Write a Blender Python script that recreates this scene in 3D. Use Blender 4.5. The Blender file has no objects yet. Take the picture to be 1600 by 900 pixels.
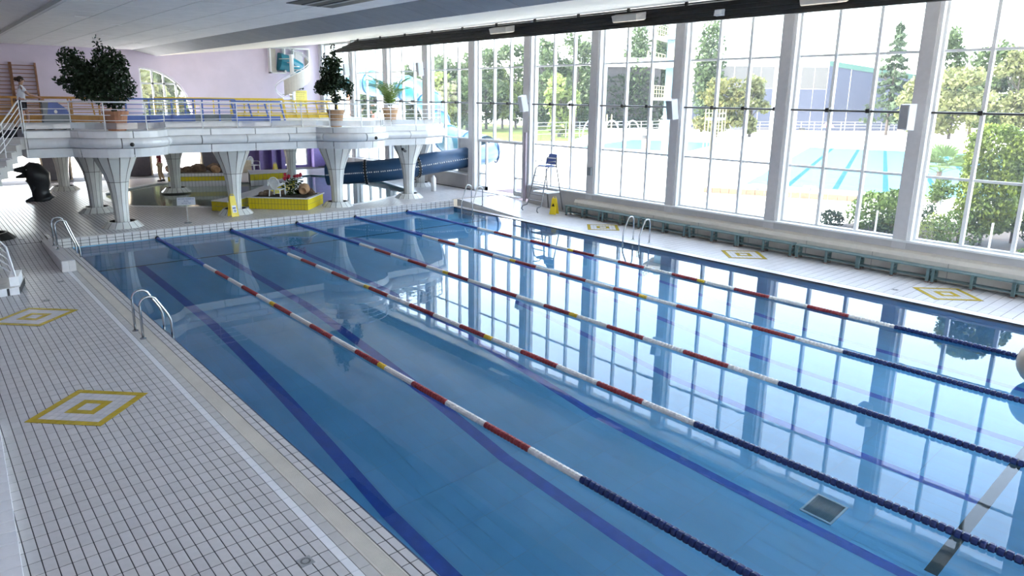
import bpy, bmesh, math, random
from mathutils import Vector, Matrix
R = random.Random(7)
sc = bpy.context.scene
col = sc.collection
PI = math.pi

# ---------------------------------------------------------------- camera
CAM_P = Vector((-3.5406, -0.5311, 4.7895))
cr = Vector((0.75814746, -0.6519285, 0.01420092))
cu = Vector((0.14084677, 0.184981, 0.97259664))
cf = Vector((0.63669037, 0.73537151, -0.2320649))
cam = bpy.data.cameras.new('camera')
cam.sensor_width = 36.0
cam.lens = 1084.52 * 36.0 / 1600.0
cam.shift_y = -35.65 / 1600.0
cam.clip_end = 2000
camo = bpy.data.objects.new('camera', cam)
col.objects.link(camo)
camo.matrix_world = Matrix(((cr.x, cu.x, -cf.x, CAM_P.x), (cr.y, cu.y, -cf.y, CAM_P.y), (cr.z, cu.z, -cf.z, CAM_P.z), (0, 0, 0, 1)))
sc.camera = camo

def in_view(p, m=20):
    d = Vector(p) - CAM_P
    w = d.dot(cf)
    if w < 0.5:
        return False
    x = 800 + 1084.52 * d.dot(cr) / w
    y = 414.35 - 1084.52 * d.dot(cu) / w
    return -m < x < 1600 + m and -m < y < 900 + m

# ---------------------------------------------------------------- sky, sun, exposure
world = bpy.data.worlds.new('sky')
sc.world = world
world.use_nodes = True
wn = world.node_tree.nodes
wl = world.node_tree.links
wn.clear()
wo = wn.new('ShaderNodeOutputWorld')
bg = wn.new('ShaderNodeBackground')
sky = wn.new('ShaderNodeTexSky')
sky.sky_type = 'NISHITA'
sky.sun_disc = False
sky.sun_elevation = math.radians(48)
sky.sun_rotation = math.radians(-60)
sky.air_density = 1.0
sky.dust_density = 2.5
sky.ozone_density = 1.0
bg.inputs['Strength'].default_value = 0.50
whs = wn.new('ShaderNodeHueSaturation')
whs.inputs['Saturation'].default_value = 0.6
wl.new(sky.outputs[0], whs.inputs['Color'])
wl.new(whs.outputs[0], bg.inputs[0])
wl.new(bg.outputs[0], wo.inputs[0])

sun = bpy.data.lights.new('sun', 'SUN')
sun.energy = 2.3
sun.angle = math.radians(0.55)
sun.color = (1.0, 0.95, 0.86)
suno = bpy.data.objects.new('sun', sun)
col.objects.link(suno)
SUN_DIR = Vector((0.62, -0.38, -0.80)).normalized()
suno.rotation_euler = SUN_DIR.to_track_quat('-Z', 'Y').to_euler()
suno.location = (-20, 20, 40)

sc.view_settings.view_transform = 'Standard'
sc.view_settings.look = 'None'
sc.view_settings.gamma = 1.0
sc.view_settings.use_curve_mapping = False
sc.view_settings.exposure = 2.4
cy = sc.cycles
cy.use_denoising = True
cy.max_bounces = 14
cy.diffuse_bounces = 6
cy.glossy_bounces = 4
cy.transmission_bounces = 8
cy.transparent_max_bounces = 24
cy.sample_clamp_indirect = 6.0
cy.blur_glossy = 0.5

# ---------------------------------------------------------------- helpers
class MB:
    def __init__(s):
        s.v = []
        s.f = []
    def add(s, vs, fs):
        b = len(s.v)
        s.v += [tuple(p) for p in vs]
        s.f += [tuple(b + i for i in f) for f in fs]
        return s
    def box(s, x0, x1, y0, y1, z0, z1, bottom=True):
        vs = [(x0, y0, z0), (x1, y0, z0), (x1, y1, z0), (x0, y1, z0), (x0, y0, z1), (x1, y0, z1), (x1, y1, z1), (x0, y1, z1)]
        fs = [(4, 5, 6, 7), (0, 1, 5, 4), (1, 2, 6, 5), (2, 3, 7, 6), (3, 0, 4, 7)]
        if bottom:
            fs.append((3, 2, 1, 0))
        return s.add(vs, fs)
    def bbox(s, x0, x1, y0, y1, z0, z1, b):
        """box with a chamfered top edge"""
        vs = [(x0, y0, z0), (x1, y0, z0), (x1, y1, z0), (x0, y1, z0), (x0, y0, z1 - b), (x1, y0, z1 - b), (x1, y1, z1 - b), (x0, y1, z1 - b),
              (x0 + b, y0 + b, z1), (x1 - b, y0 + b, z1), (x1 - b, y1 - b, z1), (x0 + b, y1 - b, z1)]
        fs = [(8, 9, 10, 11), (3, 2, 1, 0)]
        for i in range(4):
            j = (i + 1) % 4
            fs += [(i, j, 4 + j, 4 + i), (4 + i, 4 + j, 8 + j, 8 + i)]
        return s.add(vs, fs)
    def obox(s, p0, p1, w, h, up=(0, 0, 1)):
        """bar from p0 to p1 of width w (sideways) and height h (along up)"""
        p0 = Vector(p0); p1 = Vector(p1)
        d = (p1 - p0).normalized()
        up = Vector(up)
        sd = d.cross(up)
        if sd.length < 1e-5:
            sd = d.cross(Vector((1, 0, 0)))
        sd.normalize()
        u = sd.cross(d).normalized()
        vs = []
        for p in (p0, p1):
            for a, b in ((-1, -1), (1, -1), (1, 1), (-1, 1)):
                vs.append(p + sd * (a * w / 2) + u * (b * h / 2))
        return s.add(vs, [(3, 2, 1, 0), (4, 5, 6, 7), (0, 1, 5, 4), (1, 2, 6, 5), (2, 3, 7, 6), (3, 0, 4, 7)])
    def tube(s, pts, r, n=8, caps=True):
        pts = [Vector(p) for p in pts]
        rs = r if isinstance(r, (list, tuple)) else [r] * len(pts)
        b = len(s.v)
        prev = None
        for i, p in enumerate(pts):
            if i == 0: t = pts[1] - p
            elif i == len(pts) - 1: t = p - pts[i - 1]
            else: t = (pts[i + 1] - p).normalized() + (p - pts[i - 1]).normalized()
            t.normalize()
            if prev is None:
                a = t.cross(Vector((0, 0, 1)))
                if a.length < 1e-3: a = t.cross(Vector((1, 0, 0)))
            else:
                a = prev - t * prev.dot(t)
            a.normalize()
            prev = a
            c = t.cross(a)
            for k in range(n):
                q = 2 * PI * k / n
                s.v.append(tuple(p + (a * math.cos(q) + c * math.sin(q)) * rs[i]))
        for i in range(len(pts) - 1):
            for k in range(n):
                k2 = (k + 1) % n
                s.f.append((b + i * n + k, b + i * n + k2, b + (i + 1) * n + k2, b + (i + 1) * n + k))
        if caps:
            s.f.append(tuple(b + k for k in range(n))[::-1])
            s.f.append(tuple(b + (len(pts) - 1) * n + k for k in range(n)))
        return s
    def lathe(s, prof, n=16, c=(0, 0, 0), ph=0.0, sx=1.0, sy=1.0):
        b = len(s.v)
        for r, z in prof:
            for k in range(n):
                q = 2 * PI * k / n + ph
                s.v.append((c[0] + r * sx * math.cos(q), c[1] + r * sy * math.sin(q), c[2] + z))
        for i in range(len(prof) - 1):
            for k in range(n):
                k2 = (k + 1) % n
                s.f.append((b + i * n + k, b + i * n + k2, b + (i + 1) * n + k2, b + (i + 1) * n + k))
        s.f.append(tuple(b + k for k in range(n))[::-1])
        s.f.append(tuple(b + (len(prof) - 1) * n + k for k in range(n)))
        return s
    def prism(s, poly, z0, z1):
        n = len(poly)
        vs = [(x, y, z0) for x, y in poly] + [(x, y, z1) for x, y in poly]
        fs = [tuple(range(n))[::-1], tuple(range(n, 2 * n))]
        for i in range(n):
            j = (i + 1) % n
            fs.append((i, j, n + j, n + i))
        return s.add(vs, fs)
    def quad(s, a, b, c, d):
        return s.add([a, b, c, d], [(0, 1, 2, 3)])
    def blob(s, c, r, n=8, m=5, jit=0.15, sz=(1, 1, 1), rnd=R):
        b = len(s.v)
        for i in range(m + 1):
            th = PI * i / m
            for k in range(n):
                q = 2 * PI * k / n
                rr = r * (1 + rnd.uniform(-jit, jit))
                s.v.append((c[0] + rr * sz[0] * math.sin(th) * math.cos(q), c[1] + rr * sz[1] * math.sin(th) * math.sin(q), c[2] + rr * sz[2] * math.cos(th)))
        for i in range(m):
            for k in range(n):
                k2 = (k + 1) % n
                s.f.append((b + i * n + k, b + (i + 1) * n + k, b + (i + 1) * n + k2, b + i * n + k2))
        return s
    def leaf(s, p, size, rnd=R, up=0.0, asp=0.55):
        d = Vector((rnd.uniform(-1, 1), rnd.uniform(-1, 1), rnd.uniform(-1, 1) + up))
        if d.length < 0.05: d = Vector((0, 0, 1))
        d.normalize()
        a = d.cross(Vector((rnd.uniform(-1, 1), rnd.uniform(-1, 1), rnd.uniform(-1, 1)))).normalized()
        p = Vector(p)
        L = d * size
        W = a * size * asp * 0.5
        return s.add([p - L * 0.5, p + W, p + L * 0.5, p - W], [(0, 1, 2, 3)])
    def mesh(s, name, mat=None, smooth=False):
        me = bpy.data.meshes.new(name)
        me.from_pydata(s.v, [], s.f)
        if mat: me.materials.append(mat)
        if smooth:
            me.polygons.foreach_set('use_smooth', [True] * len(me.polygons))
        me.update()
        return me
    def build(s, name, mat, parent=None, smooth=False, **kw):
        return link(name, s.mesh(name, mat, smooth), parent, **kw)

def link(name, data, parent=None, loc=None, rot=None, **kw):
    o = bpy.data.objects.new(name, data)
    col.objects.link(o)
    if loc is not None: o.location = loc
    if rot is not None: o.rotation_euler = rot
    if parent: o.parent = parent
    for k, v in kw.items(): o[k] = v
    return o

def thing(name, label, cat, loc=(0, 0, 0), rz=0, group=None, kind=None):
    o = link(name, None)
    o.empty_display_size = 0.1
    o.location = loc
    o.rotation_euler = (0, 0, rz)
    o['label'] = label
    o['category'] = cat
    if group: o['group'] = group
    if kind: o['kind'] = kind
    return o

def tag(o, label, cat, group=None, kind=None):
    o['label'] = label
    o['category'] = cat
    if group: o['group'] = group
    if kind: o['kind'] = kind
    return o

def tree_copy(root, loc, rz, label, group=None):
    r = root.copy(); col.objects.link(r)
    r.location = loc; r.rotation_euler = (0, 0, rz); r['label'] = label
    if group: r['group'] = group
    for ch in list(root.children):
        c = ch.copy(); col.objects.link(c); c.parent = r
        for g in list(ch.children):
            d = g.copy(); col.objects.link(d); d.parent = c
    return r

# ---------------------------------------------------------------- materials
def mat(name, c, rough=0.5, metal=0.0, var=0.06, scale=6.0, bump=0.0, bscale=None, spec=0.5, island=0.0, rnd=0.0, c2=None, coat=0.0, sub=None):
    m = bpy.data.materials.new(name)
    m.use_nodes = True
    nt = m.node_tree
    b = nt.nodes['Principled BSDF']
    b.inputs['Roughness'].default_value = rough
    b.inputs['Metallic'].default_value = metal
    b.inputs['Specular IOR Level'].default_value = spec
    b.inputs['Coat Weight'].default_value = coat
    tc = nt.nodes.new('ShaderNodeTexCoord')
    nz = nt.nodes.new('ShaderNodeTexNoise')
    nz.inputs['Scale'].default_value = scale
    nz.inputs['Detail'].default_value = 4
    nt.links.new(tc.outputs['Object'], nz.inputs['Vector'])
    mx = nt.nodes.new('ShaderNodeMix'); mx.data_type = 'RGBA'
    d = c2 if c2 else tuple(max(0, k * (1 - 2 * var)) for k in c)
    mx.inputs['A'].default_value = (*c, 1)
    mx.inputs['B'].default_value = (*d, 1)
    rp = nt.nodes.new('ShaderNodeMapRange')
    rp.inputs['From Min'].default_value = 0.35
    rp.inputs['From Max'].default_value = 0.65
    nt.links.new(nz.outputs['Fac'], rp.inputs['Value'])
    nt.links.new(rp.outputs['Result'], mx.inputs['Factor'])
    out = mx.outputs['Result']
    if island or rnd:
        hs = nt.nodes.new('ShaderNodeHueSaturation')
        mr = nt.nodes.new('ShaderNodeMapRange')
        amt = island or rnd
        mr.inputs['To Min'].default_value = 1 - amt
        mr.inputs['To Max'].default_value = 1 + amt
        if island:
            g = nt.nodes.new('ShaderNodeNewGeometry')
            nt.links.new(g.outputs['Random Per Island'], mr.inputs['Value'])
        else:
            g = nt.nodes.new('ShaderNodeObjectInfo')
            nt.links.new(g.outputs['Random'], mr.inputs['Value'])
        nt.links.new(mr.outputs['Result'], hs.inputs['Value'])
        nt.links.new(out, hs.inputs['Color'])
        out = hs.outputs['Color']
    nt.links.new(out, b.inputs['Base Color'])
    if bump:
        bp = nt.nodes.new('ShaderNodeBump')
        bp.inputs['Strength'].default_value = bump
        bp.inputs['Distance'].default_value = 0.02
        n2 = nt.nodes.new('ShaderNodeTexNoise')
        n2.inputs['Scale'].default_value = bscale or scale * 4
        nt.links.new(tc.outputs['Object'], n2.inputs['Vector'])
        nt.links.new(n2.outputs['Fac'], bp.inputs['Height'])
        nt.links.new(bp.outputs['Normal'], b.inputs['Normal'])
    if sub:
        b.inputs['Subsurface Weight'].default_value = sub
    return m

def leafmat(name, c, c2, island=0.25, trans=0.35):
    m = mat(name, c, 0.55, var=0.1, scale=1.2, island=island, c2=c2, spec=0.3)
    nt = m.node_tree
    b = nt.nodes['Principled BSDF']
    src = b.inputs['Base Color'].links[0].from_socket
    t = nt.nodes.new('ShaderNodeBsdfTranslucent')
    nt.links.new(src, t.inputs['Color'])
    ms = nt.nodes.new('ShaderNodeMixShader')
    ms.inputs[0].default_value = trans
    nt.links.new(b.outputs[0], ms.inputs[1])
    nt.links.new(t.outputs[0], ms.inputs[2])
    nt.links.new(ms.outputs[0], nt.nodes['Material Output'].inputs['Surface'])
    return m

def glass_mat(name, tint=(0.93, 0.96, 0.96), haze=0.012):
    m = bpy.data.materials.new(name); m.use_nodes = True
    nt = m.node_tree; nt.nodes.clear()
    o = nt.nodes.new('ShaderNodeOutputMaterial')
    tr = nt.nodes.new('ShaderNodeBsdfTransparent'); tr.inputs[0].default_value = (*tint, 1)
    gl = nt.nodes.new('ShaderNodeBsdfGlossy'); gl.inputs['Roughness'].default_value = 0.02
    tl = nt.nodes.new('ShaderNodeBsdfTranslucent')
    tl.inputs[0].default_value = (0.95, 0.97, 1.0, 1)
    nz = nt.nodes.new('ShaderNodeTexNoise'); nz.inputs['Scale'].default_value = 1.3
    mr = nt.nodes.new('ShaderNodeMapRange')
    mr.inputs['To Min'].default_value = haze * 0.8; mr.inputs['To Max'].default_value = haze * 1.2
    nt.links.new(nz.outputs['Fac'], mr.inputs['Value'])
    m1 = nt.nodes.new('ShaderNodeMixShader')
    nt.links.new(mr.outputs['Result'], m1.inputs[0])
    nt.links.new(tr.outputs[0], m1.inputs[1]); nt.links.new(tl.outputs[0], m1.inputs[2])
    lw = nt.nodes.new('ShaderNodeLayerWeight'); lw.inputs['Blend'].default_value = 0.5
    pw = nt.nodes.new('ShaderNodeMath'); pw.operation = 'POWER'; pw.inputs[1].default_value = 5.0
    nt.links.new(lw.outputs['Facing'], pw.inputs[0])
    fr = nt.nodes.new('ShaderNodeMath'); fr.operation = 'MULTIPLY_ADD'; fr.inputs[1].default_value = 0.5; fr.inputs[2].default_value = 0.03
    nt.links.new(pw.outputs[0], fr.inputs[0])
    m2 = nt.nodes.new('ShaderNodeMixShader')
    nt.links.new(fr.outputs[0], m2.inputs[0])
    nt.links.new(m1.outputs[0], m2.inputs[1]); nt.links.new(gl.outputs[0], m2.inputs[2])
    nt.links.new(m2.outputs[0], o.inputs['Surface'])
    return m

def water_mat(name, tint, ior=1.333, ripple=0.004, scale=5.0):
    m = bpy.data.materials.new(name); m.use_nodes = True
    nt = m.node_tree; nt.nodes.clear()
    o = nt.nodes.new('ShaderNodeOutputMaterial')
    tc = nt.nodes.new('ShaderNodeTexCoord')
    nz = nt.nodes.new('ShaderNodeTexNoise'); nz.inputs['Scale'].default_value = scale; nz.inputs['Detail'].default_value = 2.5
    nt.links.new(tc.outputs['Object'], nz.inputs['Vector'])
    bp = nt.nodes.new('ShaderNodeBump'); bp.inputs['Strength'].default_value = ripple; bp.inputs['Distance'].default_value = 0.05
    nt.links.new(nz.outputs['Fac'], bp.inputs['Height'])
    rf = nt.nodes.new('ShaderNodeBsdfRefraction'); rf.inputs['Color'].default_value = (*tint, 1)
    rf.inputs['IOR'].default_value = ior; rf.inputs['Roughness'].default_value = 0.0
    gl = nt.nodes.new('ShaderNodeBsdfGlossy'); gl.inputs['Roughness'].default_value = 0.0
    fr = nt.nodes.new('ShaderNodeFresnel'); fr.inputs['IOR'].default_value = ior
    for n in (rf, gl, fr): nt.links.new(bp.outputs['Normal'], n.inputs['Normal'])
    ms = nt.nodes.new('ShaderNodeMixShader')
    nt.links.new(fr.outputs[0], ms.inputs[0])
    nt.links.new(rf.outputs[0], ms.inputs[1]); nt.links.new(gl.outputs[0], ms.inputs[2])
    nt.links.new(ms.outputs[0], o.inputs['Surface'])
    return m

M = {}
M['tile'] = mat('white_tile', (0.61, 0.585, 0.585), 0.30, spec=0.45, var=0.03, scale=9, island=0.05)
M['tile1'] = mat('white_tile_single', (0.61, 0.585, 0.585), 0.30, spec=0.45, var=0.03, scale=9, rnd=0.05)
M['tile_r'] = mat('pale_deck_tile', (0.66, 0.64, 0.65), 0.3, var=0.03, island=0.03)
M['tile_w'] = mat('brighter_white_tile', (0.84, 0.84, 0.86), 0.28, var=0.03, island=0.03)
M['tile_b'] = mat('beige_tile', (0.56, 0.54, 0.52), 0.3, var=0.04, island=0.04)
M['tile_y'] = mat('yellow_tile', (0.56, 0.40, 0.03), 0.25, var=0.06, rnd=0.05)
M['tile_yb'] = mat('bright_yellow_tile', (0.78, 0.62, 0.02), 0.25, var=0.06, island=0.06)
M['grout'] = mat('dark_grout', (0.045, 0.042, 0.045), 0.8, var=0.1)
M['grout_l'] = mat('light_grout', (0.22, 0.21, 0.2), 0.8, var=0.1)
M['grate'] = mat('cream_grate', (0.66, 0.61, 0.54), 0.5, var=0.05, scale=2)
M['pool'] = mat('pool_tile', (0.27, 0.60, 0.86), 0.35, var=0.06, scale=0.6, island=0.03)
M['poolgrout'] = mat('pool_grout', (0.30, 0.55, 0.76), 0.6, var=0.05)
M['lane'] = mat('lane_tile', (0.07, 0.14, 0.60), 0.35, var=0.08)
M['black'] = mat('black_tile', (0.02, 0.018, 0.016), 0.4, var=0.1)
M['edgeblue'] = mat('navy_edge', (0.03, 0.06, 0.16), 0.4, var=0.1)
M['white'] = mat('white_paint', (0.80, 0.80, 0.80), 0.4, var=0.03)
M['frame'] = mat('window_frame_paint', (0.72, 0.72, 0.72), 0.35, var=0.03)
M['colgrey'] = mat('column_grey_paint', (0.52, 0.50, 0.505), 0.5, var=0.03)
M['wallgrey'] = mat('low_wall_paint', (0.46, 0.44, 0.44), 0.5, var=0.05, scale=1.5)
M['cream'] = mat('cream_metal', (0.56, 0.52, 0.47), 0.4, var=0.04)
M['lilac'] = mat('lilac_plaster', (0.70, 0.62, 0.74), 0.8, var=0.04, scale=1)
M['purple'] = mat('purple_tile', (0.27, 0.20, 0.48), 0.4, var=0.06)
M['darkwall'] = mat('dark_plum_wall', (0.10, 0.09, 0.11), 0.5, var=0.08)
M['jamb'] = mat('sandy_jamb', (0.72, 0.60, 0.44), 0.7, var=0.06)
M['balc'] = mat('balcony_tile', (0.76, 0.76, 0.77), 0.22, var=0.04, scale=3, rnd=0.02)
M['balcfl'] = mat('balcony_floor', (0.76, 0.75, 0.74), 0.4, var=0.05)
M['balccore'] = mat('balcony_joint', (0.10, 0.11, 0.12), 0.8)
M['colw'] = mat('column_tile', (0.76, 0.76, 0.73), 0.25, var=0.05, scale=2, rnd=0.03)
M['ceil'] = mat('ceiling_panel', (0.90, 0.88, 0.86), 0.7, var=0.03, scale=3, rnd=0.025)
M['ceilj'] = mat('ceiling_joint', (0.42, 0.41, 0.40), 0.7)
M['ceilg'] = mat('shaded_ceiling_panel', (0.34, 0.35, 0.36), 0.6, var=0.05, scale=2, rnd=0.03)  # painted darker: shade of the slope turned from the windows is in the colour
M['ceilc'] = mat('cream_ceiling', (0.90, 0.84, 0.74), 0.7, var=0.03)
M['blackm'] = mat('black_metal', (0.02, 0.02, 0.021), 0.5, var=0.1)
M['rod'] = mat('dark_rod', (0.06, 0.055, 0.05), 0.4, metal=0.4)
M['steel'] = mat('polished_steel', (0.48, 0.49, 0.50), 0.22, metal=1.0, var=0.03)
M['tubegrey2'] = mat('door_frame_paint', (0.48, 0.48, 0.49), 0.45, var=0.04)
M['tubegrey'] = mat('grey_tube', (0.20, 0.20, 0.21), 0.45, var=0.05)
M['alu'] = mat('dull_aluminium', (0.40, 0.40, 0.41), 0.4, metal=0.5, var=0.04)
M['railw'] = mat('white_rail_paint', (0.82, 0.82, 0.83), 0.3, var=0.02)
M['fl_blue'] = mat('blue_float', (0.014, 0.030, 0.13), 0.35, var=0.08)
M['fl_blue2'] = mat('bright_blue_float', (0.03, 0.09, 0.42), 0.35, var=0.08)
M['fl_red'] = mat('red_float', (0.30, 0.025, 0.03), 0.4, var=0.1)
M['fl_white'] = mat('white_float', (0.74, 0.73, 0.70), 0.4, var=0.04)
M['fl_yel'] = mat('yellow_float', (0.75, 0.50, 0.03), 0.4, var=0.06)
M['bench'] = mat('teal_grey_bench', (0.12, 0.19, 0.195), 0.45, var=0.08, scale=4)
M['rust'] = mat('rusty_foot', (0.20, 0.10, 0.08), 0.7, var=0.2)
M['slide'] = mat('navy_fibreglass', (0.022, 0.070, 0.155), 0.42, var=0.1, scale=1.5)
M['slidel'] = mat('light_blue_fibreglass', (0.09, 0.20, 0.36), 0.3, var=0.06)
M['turq'] = mat('turquoise_fibreglass', (0.015, 0.20, 0.28), 0.3, var=0.06, scale=0.8)
M['terra'] = mat('terracotta', (0.44, 0.20, 0.11), 0.7, var=0.1, scale=8)
M['terra2'] = mat('sandy_terracotta', (0.55, 0.33, 0.18), 0.7, var=0.1, scale=8)
M['soil'] = mat('soil', (0.05, 0.035, 0.025), 0.9, var=0.2)
M['leafd'] = leafmat('dark_ficus_leaf', (0.030, 0.055, 0.028), (0.018, 0.035, 0.016), 0.3, 0.2)
M['palm'] = leafmat('palm_leaf', (0.22, 0.30, 0.09), (0.12, 0.20, 0.05), 0.2, 0.3)
M['bark'] = mat('bark', (0.07, 0.055, 0.045), 0.85, var=0.2, bump=0.5)
M['wood'] = mat('varnished_wood', (0.33, 0.145, 0.075), 0.45, var=0.15, scale=5)
M['woodo'] = mat('orange_wood', (0.55, 0.27, 0.07), 0.4, var=0.12, scale=5)
M['blue'] = mat('blue_paint', (0.11, 0.19, 0.55), 0.35, var=0.06)
M['yellow'] = mat('yellow_paint', (0.72, 0.50, 0.04), 0.35, var=0.06)
M['yplastic'] = mat('yellow_plastic', (0.78, 0.58, 0.02), 0.35, var=0.05)
M['wplastic'] = mat('white_plastic', (0.80, 0.80, 0.79), 0.35, var=0.03)
M['gplastic'] = mat('grey_plastic', (0.20, 0.22, 0.24), 0.4, var=0.05)
M['bplastic'] = mat('blue_plastic', (0.05, 0.10, 0.36), 0.35, var=0.05)
M['rubber'] = mat('black_rubber', (0.02, 0.02, 0.02), 0.7)
M['dolphin'] = mat('black_dolphin', (0.022, 0.026, 0.034), 0.3, var=0.15, scale=5)
M['skin'] = mat('skin', (0.52, 0.30, 0.22), 0.5, var=0.05, sub=0.05)
M['hair'] = mat('brown_hair', (0.05, 0.028, 0.018), 0.6, var=0.2, scale=30)
M['tshirt'] = mat('white_cotton', (0.76, 0.78, 0.82), 0.8, var=0.04, bump=0.2)
M['shorts'] = mat('dark_cotton', (0.02, 0.02, 0.03), 0.8)
M['redcloth'] = mat('dark_red_cotton', (0.22, 0.015, 0.03), 0.8, var=0.15)
M['beigecloth'] = mat('beige_cotton', (0.50, 0.38, 0.24), 0.8, var=0.1)
M['rock'] = mat('brown_rock', (0.25, 0.17, 0.12), 0.85, var=0.25, scale=4, bump=0.6, rnd=0.25)
M['redfl'] = mat('red_petal', (0.55, 0.02, 0.05), 0.5, var=0.15)
M['purplep'] = mat('mauve_pole', (0.34, 0.28, 0.33), 0.4)
M['speaker'] = mat('grey_white_speaker', (0.60, 0.62, 0.66), 0.4, var=0.04)
M['lens'] = mat('lamp_glass', (0.82, 0.76, 0.64), 0.2)
M['lens'].node_tree.nodes['Principled BSDF'].inputs['Emission Color'].default_value = (1.0, 0.88, 0.66, 1)
M['lens'].node_tree.nodes['Principled BSDF'].inputs['Emission Strength'].default_value = 0.10
M['signtxt'] = mat('blue_ink', (0.07, 0.11, 0.25), 0.6)
M['beige'] = mat('beige_vinyl', (0.62, 0.50, 0.38), 0.45, var=0.05)
M['concrete'] = mat('pale_concrete', (0.80, 0.76, 0.69), 0.9, spec=0.05, var=0.06, scale=0.4)
M['grass'] = mat('lawn', (0.085, 0.105, 0.03), 0.9, spec=0.05, var=0.2, scale=0.2, c2=(0.06, 0.08, 0.02))
M['opool'] = mat('outdoor_pool_basin', (0.02, 0.12, 0.165), 0.45, spec=0.12, var=0.05)
M['lane_o'] = mat('outdoor_lane_line', (0.012, 0.06, 0.09), 0.9, spec=0.05)
M['brickp'] = mat('pinkish_curb', (0.20, 0.125, 0.085), 0.9, spec=0.05, rnd=0.08)
M['shedb'] = mat('blue_grey_cladding', (0.045, 0.051, 0.078), 0.5, var=0.05)
M['shedg'] = mat('grey_brown_cladding', (0.085, 0.08, 0.075), 0.5, var=0.05)
M['shedgr'] = mat('green_trim', (0.05, 0.11, 0.085), 0.5)
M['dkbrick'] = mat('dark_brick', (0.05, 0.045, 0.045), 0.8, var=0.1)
M['redbrick'] = mat('red_brick', (0.40, 0.16, 0.10), 0.8)
M['towerc'] = mat('tower_concrete', (0.26, 0.25, 0.23), 0.9, spec=0.1)
M['fencew'] = mat('fence_white', (0.34, 0.34, 0.34), 0.6)
M['ltblue'] = mat('light_blue_steel', (0.14, 0.24, 0.30), 0.4)
M['ycream'] = mat('cream_yellow_paint', (0.30, 0.26, 0.12), 0.5)
M['tr_dense'] = leafmat('green_tree_leaf', (0.080, 0.113, 0.038), (0.038, 0.061, 0.023))
M['tr_light'] = leafmat('bright_tree_leaf', (0.213, 0.246, 0.072), (0.139, 0.184, 0.051))
M['tr_poplar'] = leafmat('poplar_leaf', (0.076, 0.109, 0.043), (0.043, 0.066, 0.028))
M['tr_ochre'] = leafmat('ochre_green_leaf', (0.140, 0.126, 0.035), (0.059, 0.077, 0.025))
M['tr_conifer'] = leafmat('conifer_needle', (0.061, 0.089, 0.043), (0.038, 0.057, 0.028))
M['tr_pale'] = leafmat('pale_green_leaf', (0.170, 0.176, 0.066), (0.104, 0.117, 0.047))
M['thuja'] = leafmat('thuja_leaf', (0.185, 0.225, 0.030), (0.070, 0.110, 0.018))
M['shrubl'] = leafmat('shrub_leaf', (0.123, 0.179, 0.040), (0.051, 0.083, 0.022))
M['ivy'] = leafmat('ivy_leaf', (0.025, 0.045, 0.017), (0.017, 0.028, 0.014))
M['fan'] = leafmat('fan_palm_leaf', (0.118, 0.164, 0.064), (0.073, 0.118, 0.036))
M['pane'] = glass_mat('window_glass')
M['acryl'] = glass_mat('frosted_acrylic', (0.85, 0.86, 0.88), 0.45)
M['water'] = water_mat('pool_water', (0.70, 0.88, 0.97))
M['water2'] = water_mat('warm_pool_water', (0.94, 1.0, 0.98), ripple=0.03)

# ================================================================ STRUCTURE
def pip(p, poly):
    x, y = p; c = False; n = len(poly)
    for i in range(n):
        x1, y1 = poly[i]; x2, y2 = poly[(i + 1) % n]
        if (y1 > y) != (y2 > y) and x < (x2 - x1) * (y - y1) / (y2 - y1) + x1:
            c = not c
    return c

def clamp01(t): return max(0.0, min(1.0, t))
def deck_h(x, y):
    if x < -0.45:
        t = clamp01((y - 21.5) / 5.5)
        return 0.3 * t * t * (3 - 2 * t)
    if x > 14.9: return 0.3 * clamp01((y - 20.5) / 4.5)
    return 0.3 * clamp01((y - 24.9) * 20)

KID = [(3.0, 36.0), (2.75, 34.6), (2.75, 33.2), (3.1, 31.2), (4.2, 30.2), (5.5, 29.1), (6.2, 28.3), (8.2, 30.1), (10.6, 33.2), (11.6, 34.7), (11.2, 36.3), (9.0, 37.3), (7.2, 38.8), (6.0, 38.9), (4.4, 37.5)]
SLP = [(9.3, 26.75), (9.9, 26.35), (10.9, 26.4), (14.3, 28.0), (15.4, 29.3), (16.1, 33.0), (15.4, 37.0), (14.4, 38.6), (12.2, 38.0), (12.3, 35.6), (11.2, 32.2)]
INLAYS = [(-1.95, 5.45), (-1.95, 11.4), (-1.95, 17.32), (16.55, 5.27), (16.55, 11.2), (16.55, 17.3)]
INL_A = 0.85
def in_inlay(x, y, w=0.12, d=0.25):
    return any(abs(x - a) + w / 2 + abs(y - b) + d / 2 < INL_A for a, b in INLAYS)

floor = thing('floor', 'white tiled pool deck with dark grout around the swimming pool', 'floor', kind='structure')
# grout bed
g = MB()
def bed(x0, x1, y0, y1, skip=None, step=0.5):
    nx = max(1, round((x1 - x0) / step)); ny = max(1, round((y1 - y0) / step))
    for i in range(nx):
        for j in range(ny):
            a = x0 + (x1 - x0) * i / nx; b = x0 + (x1 - x0) * (i + 1) / nx
            c = y0 + (y1 - y0) * j / ny; d = y0 + (y1 - y0) * (j + 1) / ny
            if skip and any(pip((px, py), s) for s in skip for px, py in ((a, c), (b, c), (a, d), (b, d), ((a + b) / 2, (c + d) / 2))):
                if all(pip((px, py), s) for s in skip[:1] for px, py in ((a, c), (b, d))) or step <= 0.13:
                    continue
                bed(a, b, c, d, skip, 0.125) if any(pip((px, py), s) for s in skip for px, py in ((a, c), (b, c), (a, d), (b, d))) else None
                continue
            g.quad(*[(x, y, deck_h(x, y) - 0.006) for x, y in ((a, c), (b, c), (b, d), (a, d))])
bed(-9, -0.68, -6, 25.25)
bed(15.32, 17.9, -6, 25)
bed(-0.68, 15.32, -6, -0.4)
bed(-9, 18.3, 25.25, 44, [KID, SLP], 0.5)
g.build('grout_bed', M['grout'], floor)

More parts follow.
